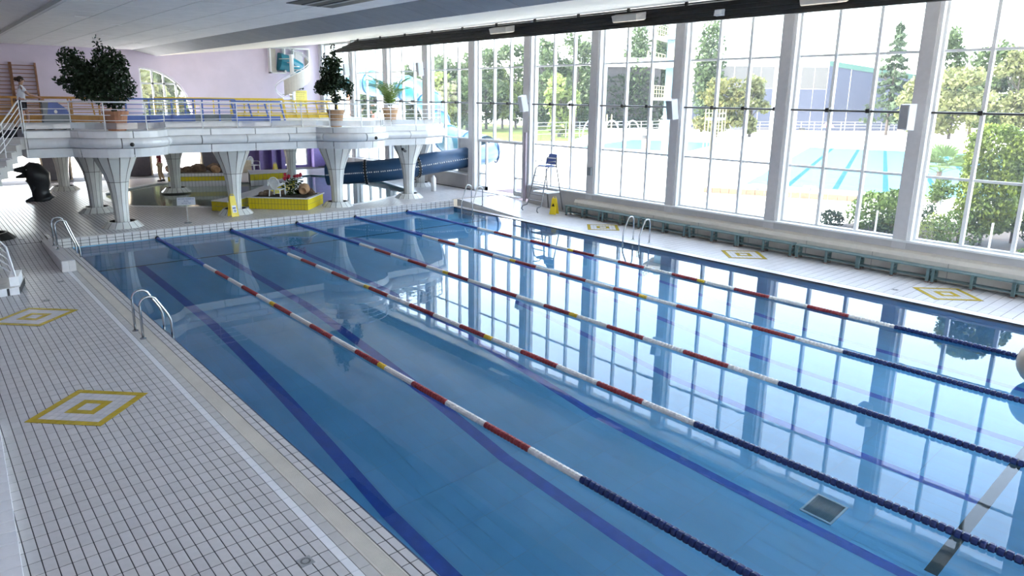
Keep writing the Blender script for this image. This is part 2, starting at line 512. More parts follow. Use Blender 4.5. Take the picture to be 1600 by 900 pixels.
# tiles 12 x 25 cm
TX, TY = 0.12, 0.25
cells = []
def tile_ok(x, y):
    if in_inlay(x, y): return False
    if y > 25.2 and (pip((x, y), KID) or pip((x, y), SLP)): return False
    return True
i = 0
x = -0.68
while x > -5.5:
    y = 25.25
    while y > 3.6:
        c = (x - TX / 2, y - TY / 2)
        if tile_ok(*c) and not (c[1] < 11.9 and c[0] + TX / 2 < -3.44 + (c[1] - 3) / 8.8 * 0.365) and in_view((c[0], c[1], 0), 30): cells.append(c)
        y -= TY
    x -= TX
cells.sort(key=lambda c: (Vector((c[0], c[1], 0)) - CAM_P).length)
seen = [c for c in cells if in_view((c[0], c[1], 0), -4)]
near = set(seen[:300])
tm = MB().bbox(-TX / 2 + 0.0055, TX / 2 - 0.0055, -TY / 2 + 0.0075, TY / 2 - 0.0075, -0.008, 0.0, 0.0015).mesh('tile', M['tile1'])
st = MB()
def add_tile(mb, cx, cy, w, d, hf=deck_h, gx=0.0055, gy=0.0075):
    x0, x1, y0, y1 = cx - w / 2 + gx, cx + w / 2 - gx, cy - d / 2 + gy, cy + d / 2 - gy
    t = [(x, y, hf(x, y)) for x, y in ((x0, y0), (x1, y0), (x1, y1), (x0, y1))]
    b = [(x, y, z - 0.007) for x, y, z in t]
    mb.add(t + b, [(0, 1, 2, 3), (4, 5, 1, 0), (5, 6, 2, 1), (6, 7, 3, 2), (7, 4, 0, 3)])
for c in cells:
    if c in near: link('tile', tm, floor, (c[0], c[1], 0.0))
    else: add_tile(st, c[0], c[1], TX, TY)
st.build('tile_field', M['tile'], floor, kind='stuff')
# far deck tiles
st = MB()
x = -8.0
while x < 17.7:
    y = 25.3 + TY / 2
    while y < 41.5:
        if tile_ok(x + TX / 2, y) and in_view((x, y, 0.3), 10): add_tile(st, x + TX / 2, y, TX, TY, gx=.009, gy=.006)
        y += TY
    x += TX
st.build('far_tile_field', M['tile'], floor, kind='stuff')
# window side deck: large pale tiles, joints running across the walkway
st = MB()
y = 2.2
while y < 25:
    for k in range(10):
        cx = 15.36 + 0.125 + 0.25 * k
        if not in_inlay(cx, y, .25, .24): add_tile(st, cx, y, 0.25, 0.24, gx=0.002, gy=0.007)
    y += 0.24
st.build('window_side_tile_field', M['tile_r'], floor, kind='stuff')
# gutter strips on both long sides
def strip_tiles(name, m, x0, x1, y0, y1, pitch, nind, z=0.0, gap=0.003):
    n = int((y1 - y0) / pitch)
    me = MB().bbox(x0 + gap, x1 - gap, gap, pitch - gap, z - 0.02, z, 0.002).mesh(name, m)
    rest = MB(); left = nind
    for k in range(n):
        yy = y0 + k * pitch
        if not in_view(((x0 + x1) / 2, yy, z), 30): continue
        if left > 0:
            link(name, me, floor, (0, yy, 0)); left -= 1
        else: rest.box(x0 + gap, x1 - gap, yy + gap, yy + pitch - gap, z - 0.02, z, False)
    if rest.v: rest.build(name + '_run', m, floor, kind='stuff')
g = MB()
g.box(-0.68, -0.45, 3.0, 25.0, -0.2, -0.007); g.box(-0.23, 0.0, 0, 25.0, -0.2, -0.007); g.box(15.0, 15.36, 0, 25, -0.2, -0.007)
g.build('strip_bed', M['grout'], floor)
strip_tiles('white_strip_tile', M['tile_w'], -0.68, -0.58, 3.0, 21.5, 0.25, 60)
strip_tiles('beige_strip_tile', M['tile_b'], -0.58, -0.45, 3.0, 21.5, 0.25, 60)
strip_tiles('edge_tile', M['tile1'], -0.23, -0.12, 3.0, 25, 0.25, 50, gap=0.007)
strip_tiles('edge_tile', M['tile1'], -0.12, -0.012, 3.0, 25, 0.25, 50, gap=0.007)
strip_tiles('curb_tile', M['tile_w'], 15.012, 15.34, 2.0, 25, 0.5, 46)
MB().box(-0.012, 0.004, 0, 25, -0.15, -0.006).build('navy_edge_line', M['edgeblue'], floor)
gr = MB()
gr.box(-0.445, -0.425, 3, 25, -0.05, -0.001); gr.box(-0.255, -0.235, 3, 25, -0.05, -0.001)
y = 4.0
while y < 25:
    gr.box(-0.425, -0.255, y, y + 0.011, -0.03, -0.002, False); y += 0.016
grate = gr.build('gutter_grate', M['grate'], floor, label='cream slatted overflow grate', kind='stuff')
MB().box(-0.45, -0.23, 3, 25, -0.12, -0.028).build('gutter_bed', M['grout_l'], floor)
# diamond inlays
for n, (ix, iy) in enumerate(INLAYS):
    if n in (0,): continue
    s2 = INL_A / math.sqrt(2)
    base = MB().prism([(-INL_A, 0), (0, -INL_A), (INL_A, 0), (0, INL_A)], -0.006, 0.001).build('diamond_inlay', M['grout'], floor, label='yellow and white diamond of tiles set in the deck')
    base.location = (ix, iy, 0.001)
    N = 10; cs = 2 * s2 / N
    small = MB().bbox(-cs / 2 + 0.003, cs / 2 - 0.003, -cs / 2 + 0.003, cs / 2 - 0.003, 0, 0.004, 0.0012)
    ms = {k: small.mesh('tile', M[k]) for k in ('tile_y', 'tile1')}
    joined = {'tile_y': MB(), 'tile1': MB()}
    for a in range(N):
        for b in range(N):
            ring = min(a, b, N - 1 - a, N - 1 - b)
            k = 'tile_y' if ring in (0, 3) else 'tile1'
            u = -s2 + cs * (a + .5); v = -s2 + cs * (b + .5)
            p = ((u - v) / math.sqrt(2), (u + v) / math.sqrt(2), 0.001)
            if n in (1, 2):
                t = link('tile', ms[k], base, p, (0, 0, PI / 4))
            else:
                h = cs / 2 - 0.003; q = math.sqrt(2) * h
                joined[k].add([(p[0], p[1] - q, .005), (p[0] + q, p[1], .005), (p[0], p[1] + q, .005), (p[0] - q, p[1], .005)], [(0, 1, 2, 3)])
    for k, mb in joined.items():
        if mb.v: mb.build('yellow_tiles' if k == 'tile_y' else 'white_tiles', M[k], base, kind='stuff')
# floor drains
for n, (dx, dy) in enumerate([(-0.96, 5.72), (-1.0, 20.4), (-1.55, 18.6), (-1.2, 25.9), (15.9, 6.3)]):
    d = MB().bbox(-.075, .075, -.075, .075, -.004, .004, .002).build('floor_drain', M['alu'], floor); d.location = (dx, dy, deck_h(dx, dy) + 0.002)
    sl = MB()
    for k in range(18):
        a = 2 * PI * k / 18
        sl.obox((.036 * math.cos(a), .036 * math.sin(a), .0045), (.056 * math.cos(a), .056 * math.sin(a), .0045), .006, .002)
    sl.build('slot', M['blackm'], d, kind='stuff')
# raised tiled ledge along the left border and low step on the left
ldg = MB().prism([(-6, 3), (-3.44, 3), (-3.075, 11.8), (-6, 11.8)], -0.01, 0.10).build('ledge', M['grout_l'], floor, label='raised pale tiled ledge')
lt = MB().bbox(-.27, .0, .003, .247, -.01, .108, .003).mesh('tile', M['tile_w'])
for k in range(24):
    y = 5.6 + 0.25 * k
    xe = -3.44 + (y + 0.125 - 3) / 8.8 * 0.365
    link('tile', lt, ldg, (xe, y, 0.0), (0, 0, -math.atan(0.365 / 8.8)))
yt = MB().bbox(-.12, .0, .003, .117, -.01, .110, .003).mesh('tile', M['tile_y'])
for k, yy in enumerate((7.45, 7.75, 8.0)):
    link('tile', yt, ldg, (-3.52 + (yy - 7.2) * 0.0415, yy, 0.001))

# ---------------------------------------------------------------- swimming pool
pool = thing('swimming_pool', 'long indoor swimming pool basin lined with blue tiles', 'swimming pool', kind='structure')
def pz(y):
    if y < 8: return -2.9
    if y < 16: return -2.9 + 1.4 * (y - 8) / 8
    return -1.5 + 0.35 * (y - 16) / 9
b = MB()
ys = [0, 8, 16, 25]
for a, c in zip(ys[:-1], ys[1:]):
    b.quad((0, a, pz(a) - .01), (15, a, pz(a) - .01), (15, c, pz(c) - .01), (0, c, pz(c) - .01))
b.build('basin_floor', M['poolgrout'], pool)
ft = MB()
for i in range(60):
    for j in range(25):
        ft.quad(*[(x, y, pz(y)) for x, y in ((i * .25 + .004, j + .006), (i * .25 + .246, j + .006), (i * .25 + .246, j + .994), (i * .25 + .004, j + .994))])
ft.build('floor_tile_field', M['pool'], pool, kind='stuff')
def wall_poly(fixed, val):
    b = MB()
    for a, c in zip(ys[:-1], ys[1:]):
        b.quad((val, a, -0.02), (val, c, -0.02), (val, c, pz(c)), (val, a, pz(a)))
    return b
wall_poly('x', 0.0).build('basin_wall', M['pool'], pool)
wall_poly('x', 15.0).build('basin_wall', M['pool'], pool)
MB().quad((0, 25, 0), (15, 25, 0), (15, 25, -1.2), (0, 25, -1.2)).build('basin_wall', M['pool'], pool)
MB().quad((0, 0, 0), (15, 0, 0), (15, 0, -2.9), (0, 0, -2.9)).build('basin_wall', M['pool'], pool)
for xl in (1.35, 3.73, 6.07, 8.55, 11.0, 13.5):
    l = MB(); hw = .12 if xl < 5 else .10
    yy = [2.05, 8, 16, 22.4]
    for a, c in zip(yy[:-1], yy[1:]):
        l.quad((xl - hw, a, pz(a) + .004), (xl + hw, a, pz(a) + .004), (xl + hw, c, pz(c) + .004), (xl - hw, c, pz(c) + .004))
    l.build('lane_line', M['lane'], pool)
MB().box(6.35, 14.9, 1.88, 2.05, -2.9, -2.894).build('cross_line', M['black'], pool, label='black line across the basin floor')
MB().box(0.05, 14.95, 22.38, 22.46, pz(22.4) - .01, pz(22.4) + .006).build('cross_line', M['black'], pool, label='thin black line across the shallow end')
dg = MB()
for a in ((-.5, .5, -.5, -.44), (-.5, .5, .44, .5), (-.5, -.44, -.44, .44), (.44, .5, -.44, .44)): dg.box(*a, 0, .03)
dr = dg.build('drain_frame', M['white'], pool, label='square drain with pale frame on the basin floor'); dr.location = (6.62, 3.60, -2.9); dr.scale = (.60, .50, 1)
sl = MB()
for k in range(22): sl.box(-.44, .44, -.44 + k * .04, -.415 + k * .04, 0.004, .02)
sl.build('grille', M['gplastic'], dr, kind='stuff')
# far wall above the water: two rows of pale tiles and a coping
MB().box(-.5, 15.0, 25.012, 25.26, -0.02, 0.292).build('far_wall_core', M['grout'], pool)
wt = MB().bbox(.010, .240, -.0, .012, 0.006, .090, 0.0).mesh('wall_tile', M['tile1'])
ct = MB().bbox(.005, .245, .0, .25, -.012, .0, .003).mesh('coping_tile', M['tile1'])
for i in range(-2, 60):
    for j in range(3): link('wall_tile', wt, pool, (i * .25, 25.0, j * .098 + .002))
    link('coping_tile', ct, pool, (i * .25, 25.0, .304))
# ledge at the far left corner, level with the far deck
lb = MB().box(-.78, -.45, 21.5, 25.25, -0.01, .292).build('corner_ledge', M['grout'], pool, label='low tiled ledge at the far left corner')
LT = MB().bbox(.002, .163, .002, .248, -.006, .012, .002).mesh('tile', M['tile1'])
for j in range(15):
    for i in range(2): link('tile', LT, lb, (-.78 + i * .165, 21.5 + j * .25, .292))
for i in range(2): link('tile', MB().bbox(.002, .163, -.012, 0, 0.0, .29, 0).mesh('tile', M['tile1']), lb, (-.78 + i * .165, 21.5, 0))
lside = MB().bbox(-.012, 0, .002, .248, 0, .288, 0).mesh('tile', M['tile1'])
for j in range(14): link('tile', lside, lb, (-.78, 21.5 + j * .25, 0))
# ramp cheek on the window side
MB().add([(15.36, 20.5, 0), (15.36, 25.2, 0), (15.36, 25.2, .3), (15.34, 20.5, 0), (15.34, 25.2, 0), (15.34, 25.2, .3)], [(0, 1, 2), (5, 4, 3), (0, 2, 5, 3)]).build('ramp_cheek', M['tile_b'], pool)

w = MB().quad((0, 0, -.02), (15, 0, -.02), (15, 25, -.02), (0, 25, -.02)).build('water', M['water'])
tag(w, 'still clear blue water filling the long lane pool', 'water', kind='structure')

# ---------------------------------------------------------------- small pools under the gallery
for poly, nm, lab, zb in ((KID, 'paddling_pool', 'shallow greenish paddling pool behind the gallery columns', 0.02), (SLP, 'splash_pool', 'splash pool at the foot of the navy tube slide', -0.6)):
    p = thing(nm, lab, 'pool', kind='structure')
    b = MB()
    n = len(poly)
    b.add([(x, y, zb) for x, y in poly], [tuple(range(n))])
    for k in range(n):
        a, c = poly[k], poly[(k + 1) % n]
        b.quad((*a, .3), (*c, .3), (*c, zb), (*a, zb))
    b.build('basin', mat(nm + '_lining', (0.85, 0.92, 0.90) if nm == 'paddling_pool' else (0.25, 0.50, 0.62), 0.4), p)
    rim = MB()
    cx = sum(q[0] for q in poly) / n; cyy = sum(q[1] for q in poly) / n
    for k in range(n):
        a, c = Vector((*poly[k], 0)), Vector((*poly[(k + 1) % n], 0))
        rim.obox((a.x, a.y, .295), (c.x, c.y, .295), .26, .03)
    rim.build('rim', M['tile_w'], p)
    wv = MB().add([(x, y, .235) for x, y in poly], [tuple(range(n))]).build('water', M['water2'], p)

# ---------------------------------------------------------------- window wall
COLY = [7.45 + 4.11 * k for k in range(-2, 10)]          # far edge of each column
ORD = ['first', 'second', 'third', 'fourth', 'fifth', 'sixth', 'seventh', 'eighth', 'ninth', 'tenth', 'eleventh', 'twelfth']
WZ = [0.98, 2.82, 4.6, 6.25, 8.12]
for k, yc in enumerate(COLY):
    c = thing('column', 'tall grey painted steel column of the window wall, %s counted from the camera end' % ORD[k], 'column', (18.0, yc - .5, 0), kind='structure')
    zb = 0.0 if yc < 22 else 0.3
    MB().box(0, .44, 0, .37, zb, 8.15).build('shaft', M['colgrey'], c)
    MB().box(.04, .42, -.10, -.0, zb, 8.15).build('lit_side', M['frame'], c)  # pale strip: window light on the column's side put into the colour
low = thing('wall_right', 'low grey wall under the tall windows behind the benches', 'wall', kind='structure')
MB().box(18.02, 18.4, -8, 23.3, 0, .93).build('wall_body', M['wallgrey'], low)
MB().box(18.02, 18.4, 28.0, 44.4, .3, 1.0).build('wall_body', M['wallgrey'], low)
MB().box(17.94, 18.46, -8, 23.3, .93, .985).build('sill', M['frame'], low)
MB().box(17.94, 18.46, 27.9, 44.4, 1.0, 1.05).build('sill', M['frame'], low)
cs = MB()
cs.add([(17.78, -8, .02), (17.78, -8, .55), (17.84, -8, .66), (18.02, -8, .72), (18.02, -8, .02), (17.78, 20.1, .02), (17.78, 20.1, .55), (17.84, 20.1, .66), (18.02, 20.1, .72), (18.02, 20.1, .02)],
       [(0, 5, 6, 1), (1, 6, 7, 2), (2, 7, 8, 3), (4, 3, 2, 1, 0), (5, 6, 7, 8, 9)])
cs.build('heater_casing', M['cream'], low, label='cream casing along the foot of the low wall')
for k in range(14):
    MB().box(17.776, 17.784, 19.9 - 2.03 * k, 19.915 - 2.03 * k, .02, .55).build('casing_seam', M['grout_l'], low)
MB().box(18.44, 18.6, -8, 44.4, 8.1, 8.5).build('head_beam', M['frame'], low)

def window(k, y0, y1):
    door = 23 < y0 < 26
    slide_bay = 27.5 < y0 < 29
    w = thing('window_%d' % (k + 1), ('glazed door bay with wide transom window above it' if door else 'tall gridded window bay, %s counted from the camera end' % ORD[k]), 'window', (18.35, y0, 0), kind='structure')
    W = y1 - y0
    zs = list(WZ)
    if y0 > 23.5: zs[0] = 1.05
    if door: zs[0] = 2.80; zs[1] = 2.82
    f = MB()
    zb = zs[0]
    for a, b in ((0, .07), (W - .07, W)): f.box(-.1, .08, a, b, zb, 8.12)
    f.box(-.1, .08, .07, W - .07, 8.05, 8.12); f.box(-.1, .08, .07, W - .07, zb, zb + .05)
    f.build('frame', M['frame'], w)
    xs = [0.07, W / 3, 2 * W / 3, W - .07]
    for i in (1, 2): MB().box(-.09, .06, xs[i] - .045, xs[i] + .045, zb + .05, 8.05).build('mullion', M['frame'], w)
    rows = [(a, b) for a, b in zip(zs[:-1], zs[1:]) if b - a > .1]
    for a, b in rows[1:]: MB().box(-.05, .05, .07, W - .07, a - .035, a + .035).build('transom', M['frame'], w)
    for a, b in rows:
        for i in range(3):
            solid = slide_bay and a < 1.5 and i == 0
            MB().box(-.006, .006, xs[i] + .04, xs[i + 1] - .04, a + .03, b - .03).build('infill_panel' if solid else 'pane', M['colgrey'] if solid else M['pane'], w)
    r = MB().tube([(-.20, .02, 4.6), (-.20, W - .02, 4.6)], .026, 8).build('tie_rod', M['rod'], w)
    for yy in (.06, xs[1], xs[2]):
        MB().bbox(-.27, -.08, yy - .06, yy + .06, 4.55, 4.68, .02).build('clamp', M['rod'], r)
    if door:
        d = MB()
        for a in (0.0, .82, 3.0, W - .08): d.box(-.06, .06, a, a + .09, .3, 2.8)
        d.box(-.08, .08, 0, W, 2.72, 2.86); d.box(-.06, .06, .08, .85, .3, .5); d.box(-.06, .06, 3.0, W - .08, .3, .5)
        d.box(-.05, .05, .08, .85, 1.1, 1.16); d.box(-.05, .05, 3.08, W - .08, 1.1, 1.16)
        d.build('door_frame', M['tubegrey2'], w)
        for a, b in ((.09, .82), (.91, 3.0), (3.09, W - .08)):
            if a == .91: continue
            MB().box(-.006, .006, a, b, .5, 2.72).build('pane', M['pane'], w)
        MB().box(-.04, .04, .9, 1.9, .33, 2.72).build('sliding_leaf_frame', M['frame'], w) if False else None
        MB().box(-.45, .25, .1, W - .1, .26, .31).build('threshold', M['white'], w)
for k in range(len(COLY) - 1):
    window(k, COLY[k] - .13, COLY[k + 1] - .6)
pp = MB().box(17.86, 17.94, 23.35, 23.46, .2, 3.35).box(17.90, 17.97, 23.46, 23.54, .2, 3.35).build('curtain_post', M['purplep'])
tag(pp, 'tall mauve post standing beside the glazed door', 'post')

# ---------------------------------------------------------------- ceiling
ceil = thing('ceiling', 'panelled ceiling folded over the hall, rising towards the windows', 'ceiling', kind='structure')
MB().quad((.0, -6, 7.215), (6.9, -6, 7.215), (6.9, 44.4, 7.215), (.0, 44.4, 7.215)).build('joint_backing', M['ceilj'], ceil)
pm = MB().box(.012, 1.298, .014, 2.426, 0, .02).mesh('ceiling_panel', M['ceil'])
for i in range(5):
    for j in range(13):
        link('ceiling_panel', pm, ceil, (.25 + 1.31 * i, 12.5 + 2.44 * j, 7.2))
MB().quad((.25, -6, 7.2), (6.8, -6, 7.2), (6.8, 12.5, 7.2), (.25, 12.5, 7.2)).build('near_ceiling', M['ceil'], ceil)
MB().quad((-9, -6, 8.9), (.25, -6, 7.2), (.25, 44.4, 7.2), (-9, 44.4, 8.9)).build('left_slope', M['ceil'], ceil)
gp = MB().add([(6.81, .01, 7.2), (8.0, .01, 6.93), (8.0, 1.21, 6.93), (6.81, 1.21, 7.2), (6.81, .01, 7.22), (8.0, .01, 6.95), (8.0, 1.21, 6.95), (6.81, 1.21, 7.22)],
              [(3, 2, 1, 0), (0, 1, 5, 4), (1, 2, 6, 5), (2, 3, 7, 6), (3, 0, 4, 7)]).mesh('shaded_panel', M['ceilg'])
MB().quad((6.8, -6, 7.222), (8.0, -6, 6.952), (8.0, 44.4, 6.952), (6.8, 44.4, 7.222)).build('grey_backing', M['ceilj'], ceil)
for j in range(30): link('shaded_panel', gp, ceil, (0, 44.3 - 1.22 * (j + 1), 0))
MB().quad((6.8, -6, 7.2), (8.0, -6, 6.93), (8.0, 7.7, 6.93), (6.8, 7.7, 7.2)).build('near_shaded_slope', M['ceilg'], ceil)
MB().add([(8.0, -6, 6.93), (18.5, -6, 8.21), (18.5, 44.4, 8.21), (8.0, 44.4, 6.93)], [(3, 2, 1, 0)]).build('cream_slope', M['ceilc'], ceil)
v = MB().box(4.62, 5.95, 15.6, 18.2, 7.185, 7.21).build('air_vent', M['blackm'], ceil, label='black slotted air vent in the ceiling')
for k in range(2): MB().box(5.0 + .45 * k, 5.1 + .45 * k, 15.6, 18.1, 7.165, 7.185).build('bar', M['gplastic'], v)
for k, (x, y) in enumerate([(1.32, 26.5), (2.75, 28.6), (3.55, 34.2), (5.15, 28.9), (5.6, 38.0)]):
    MB().box(x - .2, x + .2, y - .02, y + .02, 7.185, 7.2).build('strip_lamp', M['white'], ceil)
# black slatted blind beam above the windows
bb = thing('blind_beam', 'long black slatted blind beam hanging along the top of the windows', 'beam', (16.05, 36, 7.5), kind='structure')
for k in range(4):
    z0 = 7.27 + k * .135 - 7.5
    e = 3.0 - k * .9
    MB().add([(-.07, -42, z0), (.05, -42, z0), (.10, -42, z0 + .128), (-.02, -42, z0 + .128), (-.07, e, z0), (.05, e, z0), (.10, e - .7, z0 + .128), (-.02, e - .7, z0 + .128)],
             [(3, 2, 1, 0), (4, 5, 6, 7), (0, 1, 5, 4), (1, 2, 6, 5), (2, 3, 7, 6), (3, 0, 4, 7)]).build('slat', M['blackm'], bb)
MB().box(.0, .08, -42, .2, .335, .375).build('top_rail', M['blackm'], bb)
for k in range(18): MB().box(-.03, .05, -41.5 + 2.4 * k, -41.42 + 2.4 * k, .26, .45).build('bracket', M['blackm'], bb)
def floodlight(x, y, z, lab):
    t = thing('floodlight', lab, 'lamp', (x, y, z), 0, 'floodlights on the blind beam')
    t.scale = (1.2, 1.3, 1.3)
    MB().add([(-.02, -.5, .12), (-.02, .5, .12), (-.34, -.42, .05), (-.34, .42, .05), (-.30, -.40, -.10), (-.30, .40, -.10), (-.02, -.5, -.06), (-.02, .5, -.06)],
             [(0, 1, 3, 2), (2, 3, 5, 4), (0, 2, 4, 6), (1, 7, 5, 3), (0, 6, 7, 1)]).build('housing', M['cream'], t)
    MB().add([(-.30, -.40, -.10), (-.30, .40, -.10), (-.02, .5, -.06), (-.02, -.5, -.06), (-.29, -.38, -.12), (-.29, .38, -.12), (-.04, .46, -.085), (-.04, -.46, -.085)],
             [(7, 6, 5, 4), (0, 1, 5, 4), (1, 2, 6, 5), (2, 3, 7, 6), (3, 0, 4, 7)]).build('glass', M['lens'], t)
floodlight(15.94, 22.65, 7.58, 'cream trough floodlight on the black beam, farthest of three')
floodlight(15.94, 15.9, 7.57, 'cream trough floodlight on the black beam, middle of three')
floodlight(15.94, 9.12, 7.55, 'cream trough floodlight on the black beam, nearest of three')
t = thing('square_lamp', 'small pale square lamp on the black blind beam', 'lamp', (15.94, 12.37, 7.47))
MB().add([(-.12, -.14, .08), (-.12, .14, .08), (-.16, .14, -.09), (-.16, -.14, -.09), (0, -.14, .1), (0, .14, .1), (0, .14, -.1), (0, -.14, -.1)], [(0, 1, 2, 3), (0, 4, 5, 1), (1, 5, 6, 2), (2, 6, 7, 3), (3, 7, 4, 0)]).build('housing', M['speaker'], t)
MB().box(-.172, -.15, -.1, .1, -.06, .05).build('glass', M['white'], t)

# ---------------------------------------------------------------- end walls
wb = thing('wall_back', 'pale lilac end wall above the gallery', 'wall', kind='structure')
b = MB()
def wq(x0, x1, z0, z1, y=44.4): b.box(x0, x1, y, y + .35, z0, z1)
wq(-9, 7.05, 3.3, 9.2); wq(9.75, 18.45, 3.3, 8.4)
N = 14
def arc(x): return 3.9 + 2.4 * math.sqrt(max(0, 1 - ((x - 7.05) / 2.7) ** 2))
for i in range(N):
    x0 = 7.05 + 2.7 * i / N; x1 = 7.05 + 2.7 * (i + 1) / N
    b.add([(x0, 44.4, arc(x0)), (x1, 44.4, arc(x1)), (x1, 44.4, 8), (x0, 44.4, 8), (x0, 44.75, arc(x0)), (x1, 44.75, arc(x1))], [(0, 1, 2, 3), (0, 4, 5, 1)])
b.build('wall_body', M['lilac'], wb)
ww = thing('window_quarter', 'quarter round window in the lilac wall', 'window', kind='structure')
ww.name = 'window_12'
fr = MB()
pts = [(7.08, 44.55, 3.7), (7.08, 44.55, 6.28)] + [(7.05 + 2.7 * i / 14, 44.55, arc(7.05 + 2.7 * i / 14) - .04) for i in range(1, 15)]
for a, c in zip(pts[:-1], pts[1:]): fr.obox(a, c, .14, .14, (0, 1, 0))
fr.build('frame', M['white'], ww)
for xm in (7.75, 8.35, 9.0): MB().box(xm - .05, xm + .05, 44.5, 44.6, 3.6, arc(xm)).build('mullion', M['white'], ww)
MB().box(7.1, 9.3, 44.5, 44.6, 5.35, 5.45).build('transom', M['white'], ww)
for x0, x1 in ((7.12, 7.7), (7.8, 8.3), (8.4, 8.95), (9.05, 9.6)):
    MB().add([(x0, 44.56, 3.6), (x1, 44.56, 3.6), (x1, 44.56, arc(x1)), (x0, 44.56, arc(x0))], [(0, 1, 2, 3)]).build('pane', M['pane'], ww)
# lower wall with three round headed openings
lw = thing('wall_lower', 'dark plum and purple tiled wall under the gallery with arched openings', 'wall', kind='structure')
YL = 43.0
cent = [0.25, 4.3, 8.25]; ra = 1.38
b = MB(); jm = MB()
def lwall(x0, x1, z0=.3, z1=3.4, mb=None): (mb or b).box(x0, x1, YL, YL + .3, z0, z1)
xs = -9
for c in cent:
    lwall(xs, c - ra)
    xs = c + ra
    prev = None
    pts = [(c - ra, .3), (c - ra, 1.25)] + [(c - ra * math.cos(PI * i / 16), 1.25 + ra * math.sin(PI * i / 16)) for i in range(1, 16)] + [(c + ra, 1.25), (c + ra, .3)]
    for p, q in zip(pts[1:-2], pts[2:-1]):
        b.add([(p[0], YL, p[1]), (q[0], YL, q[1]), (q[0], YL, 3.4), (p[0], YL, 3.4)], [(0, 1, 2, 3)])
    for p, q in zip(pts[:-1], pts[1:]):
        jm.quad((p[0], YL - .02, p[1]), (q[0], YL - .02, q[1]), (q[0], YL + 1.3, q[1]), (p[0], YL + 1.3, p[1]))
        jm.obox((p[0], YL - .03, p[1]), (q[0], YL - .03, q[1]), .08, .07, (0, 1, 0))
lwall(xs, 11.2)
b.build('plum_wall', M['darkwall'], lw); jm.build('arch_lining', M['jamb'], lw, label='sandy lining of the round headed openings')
b = MB()
lwall(11.2, 14.55, mb=b); lwall(16.3, 18.4, mb=b); lwall(14.55, 16.3, .3, .45, b); lwall(14.55, 16.3, 2.75, 3.4, b)
for x in (11.2, 12.9, 13.7, 14.3, 16.5): b.box(x, x + .25, YL - .5, YL, .3, 3.3)
b.build('purple_wall', M['purple'], lw)
d = MB()
for x in (14.55, 15.4, 16.2): d.box(x, x + .1, YL + .05, YL + .2, .45, 2.75)
d.box(14.55, 16.3, YL + .05, YL + .2, 2.65, 2.75)
d.build('door_frame', M['frame'], lw)
for x in (14.65, 15.5): MB().box(x, x + .72, YL + .1, YL + .12, .45, 2.65).build('pane', M['pane'], lw)
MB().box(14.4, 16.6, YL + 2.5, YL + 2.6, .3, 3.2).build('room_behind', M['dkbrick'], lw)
# unseen sides of the hall
tag(MB().box(-9.3, -9, -6, 44.7, 0, 9.4).build('wall_left', M['lilac']), 'plain lilac side wall beyond the left border', 'wall', kind='structure')
wf = thing('wall_front', 'plain lilac wall behind the camera with an added window for fill light', 'wall', kind='structure')
MB().box(-9, 0, -6.3, -6, 0, 9.4).box(17.6, 18.6, -6.3, -6, 0, 9.4).box(0, 17.6, -6.3, -6, 0, 1.0).box(0, 17.6, -6.3, -6, 5.8, 9.4).build('wall_body', M['lilac'], wf)
wd = thing('window_13', 'unseen window added behind the camera to let in fill light', 'window', kind='structure')  # added out of view to brighten the near deck and gallery front
for k in range(9): MB().box(2.2 * k - .04, 2.2 * k + .04, -6.2, -6.1, 1.0, 5.8).build('mullion', M['frame'], wd)
for k in range(8): MB().box(2.2 * k + .04, 2.2 * k + 2.16, -6.16, -6.15, 1.0, 5.8).build('pane', M['pane'], wd)
MB().quad((-60, -80, -.06), (18.5, -80, -.06), (18.5, -6.3, -.06), (-60, -6.3, -.06)).build('ground_front', M['concrete'], wd)

# ---------------------------------------------------------------- gallery slab
def arcpts(cx, cy, r, a0, a1, n):
    return [(cx + r * math.cos(math.radians(a0 + (a1 - a0) * i / n)), cy + r * math.sin(math.radians(a0 + (a1 - a0) * i / n))) for i in range(n + 1)]
OUT = [(-0.70, 25.9), (.35, 25.9)] + arcpts(1.95, 26.35, 1.5, 197, 343, 12) + [(3.7, 25.9), (5.4, 25.9), (7.1, 25.9), (8.75, 25.9)] + arcpts(10.45, 26.4, 1.6, 198, 342, 12) + [(12.3, 25.9), (14.1, 25.9), (14.8, 26.25), (15.5, 26.6), (16.4, 27.9), (17.85, 30.2)]
def offs(path, o):
    res = []
    for i, p in enumerate(path):
        a = Vector(path[max(0, i - 1)]); b = Vector(path[min(len(path) - 1, i + 1)])
        p = Vector(p)
        n1 = n2 = None
        if i > 0: d = (p - Vector(path[i - 1])).normalized(); n1 = Vector((d.y, -d.x))
        if i < len(path) - 1: d = (Vector(path[i + 1]) - p).normalized(); n2 = Vector((d.y, -d.x))
        if n1 is None: n1 = n2
        if n2 is None: n2 = n1
        n = (n1 + n2); n.normalize()
        k = min(1.25, 1 / max(.5, n.dot(n1)))
        res.append((p.x + n.x * o * k, p.y + n.y * o * k))
    return res
def sweep(path, prof, mb=None):
    mb = mb or MB()
    rows = []
    for o, z in prof: rows.append([(x, y, z) for x, y in offs(path, o)])
    n = len(prof); m = len(path)
    vs = [rows[j][i] for i in range(m) for j in range(n)]
    fs = []
    for i in range(m - 1):
        for j in range(n):
            j2 = (j + 1) % n
            fs.append((i * n + j, i * n + j2, (i + 1) * n + j2, (i + 1) * n + j))
    fs += [tuple(range(n))[::-1], tuple((m - 1) * n + j for j in range(n))]
    return mb.add(vs, fs)
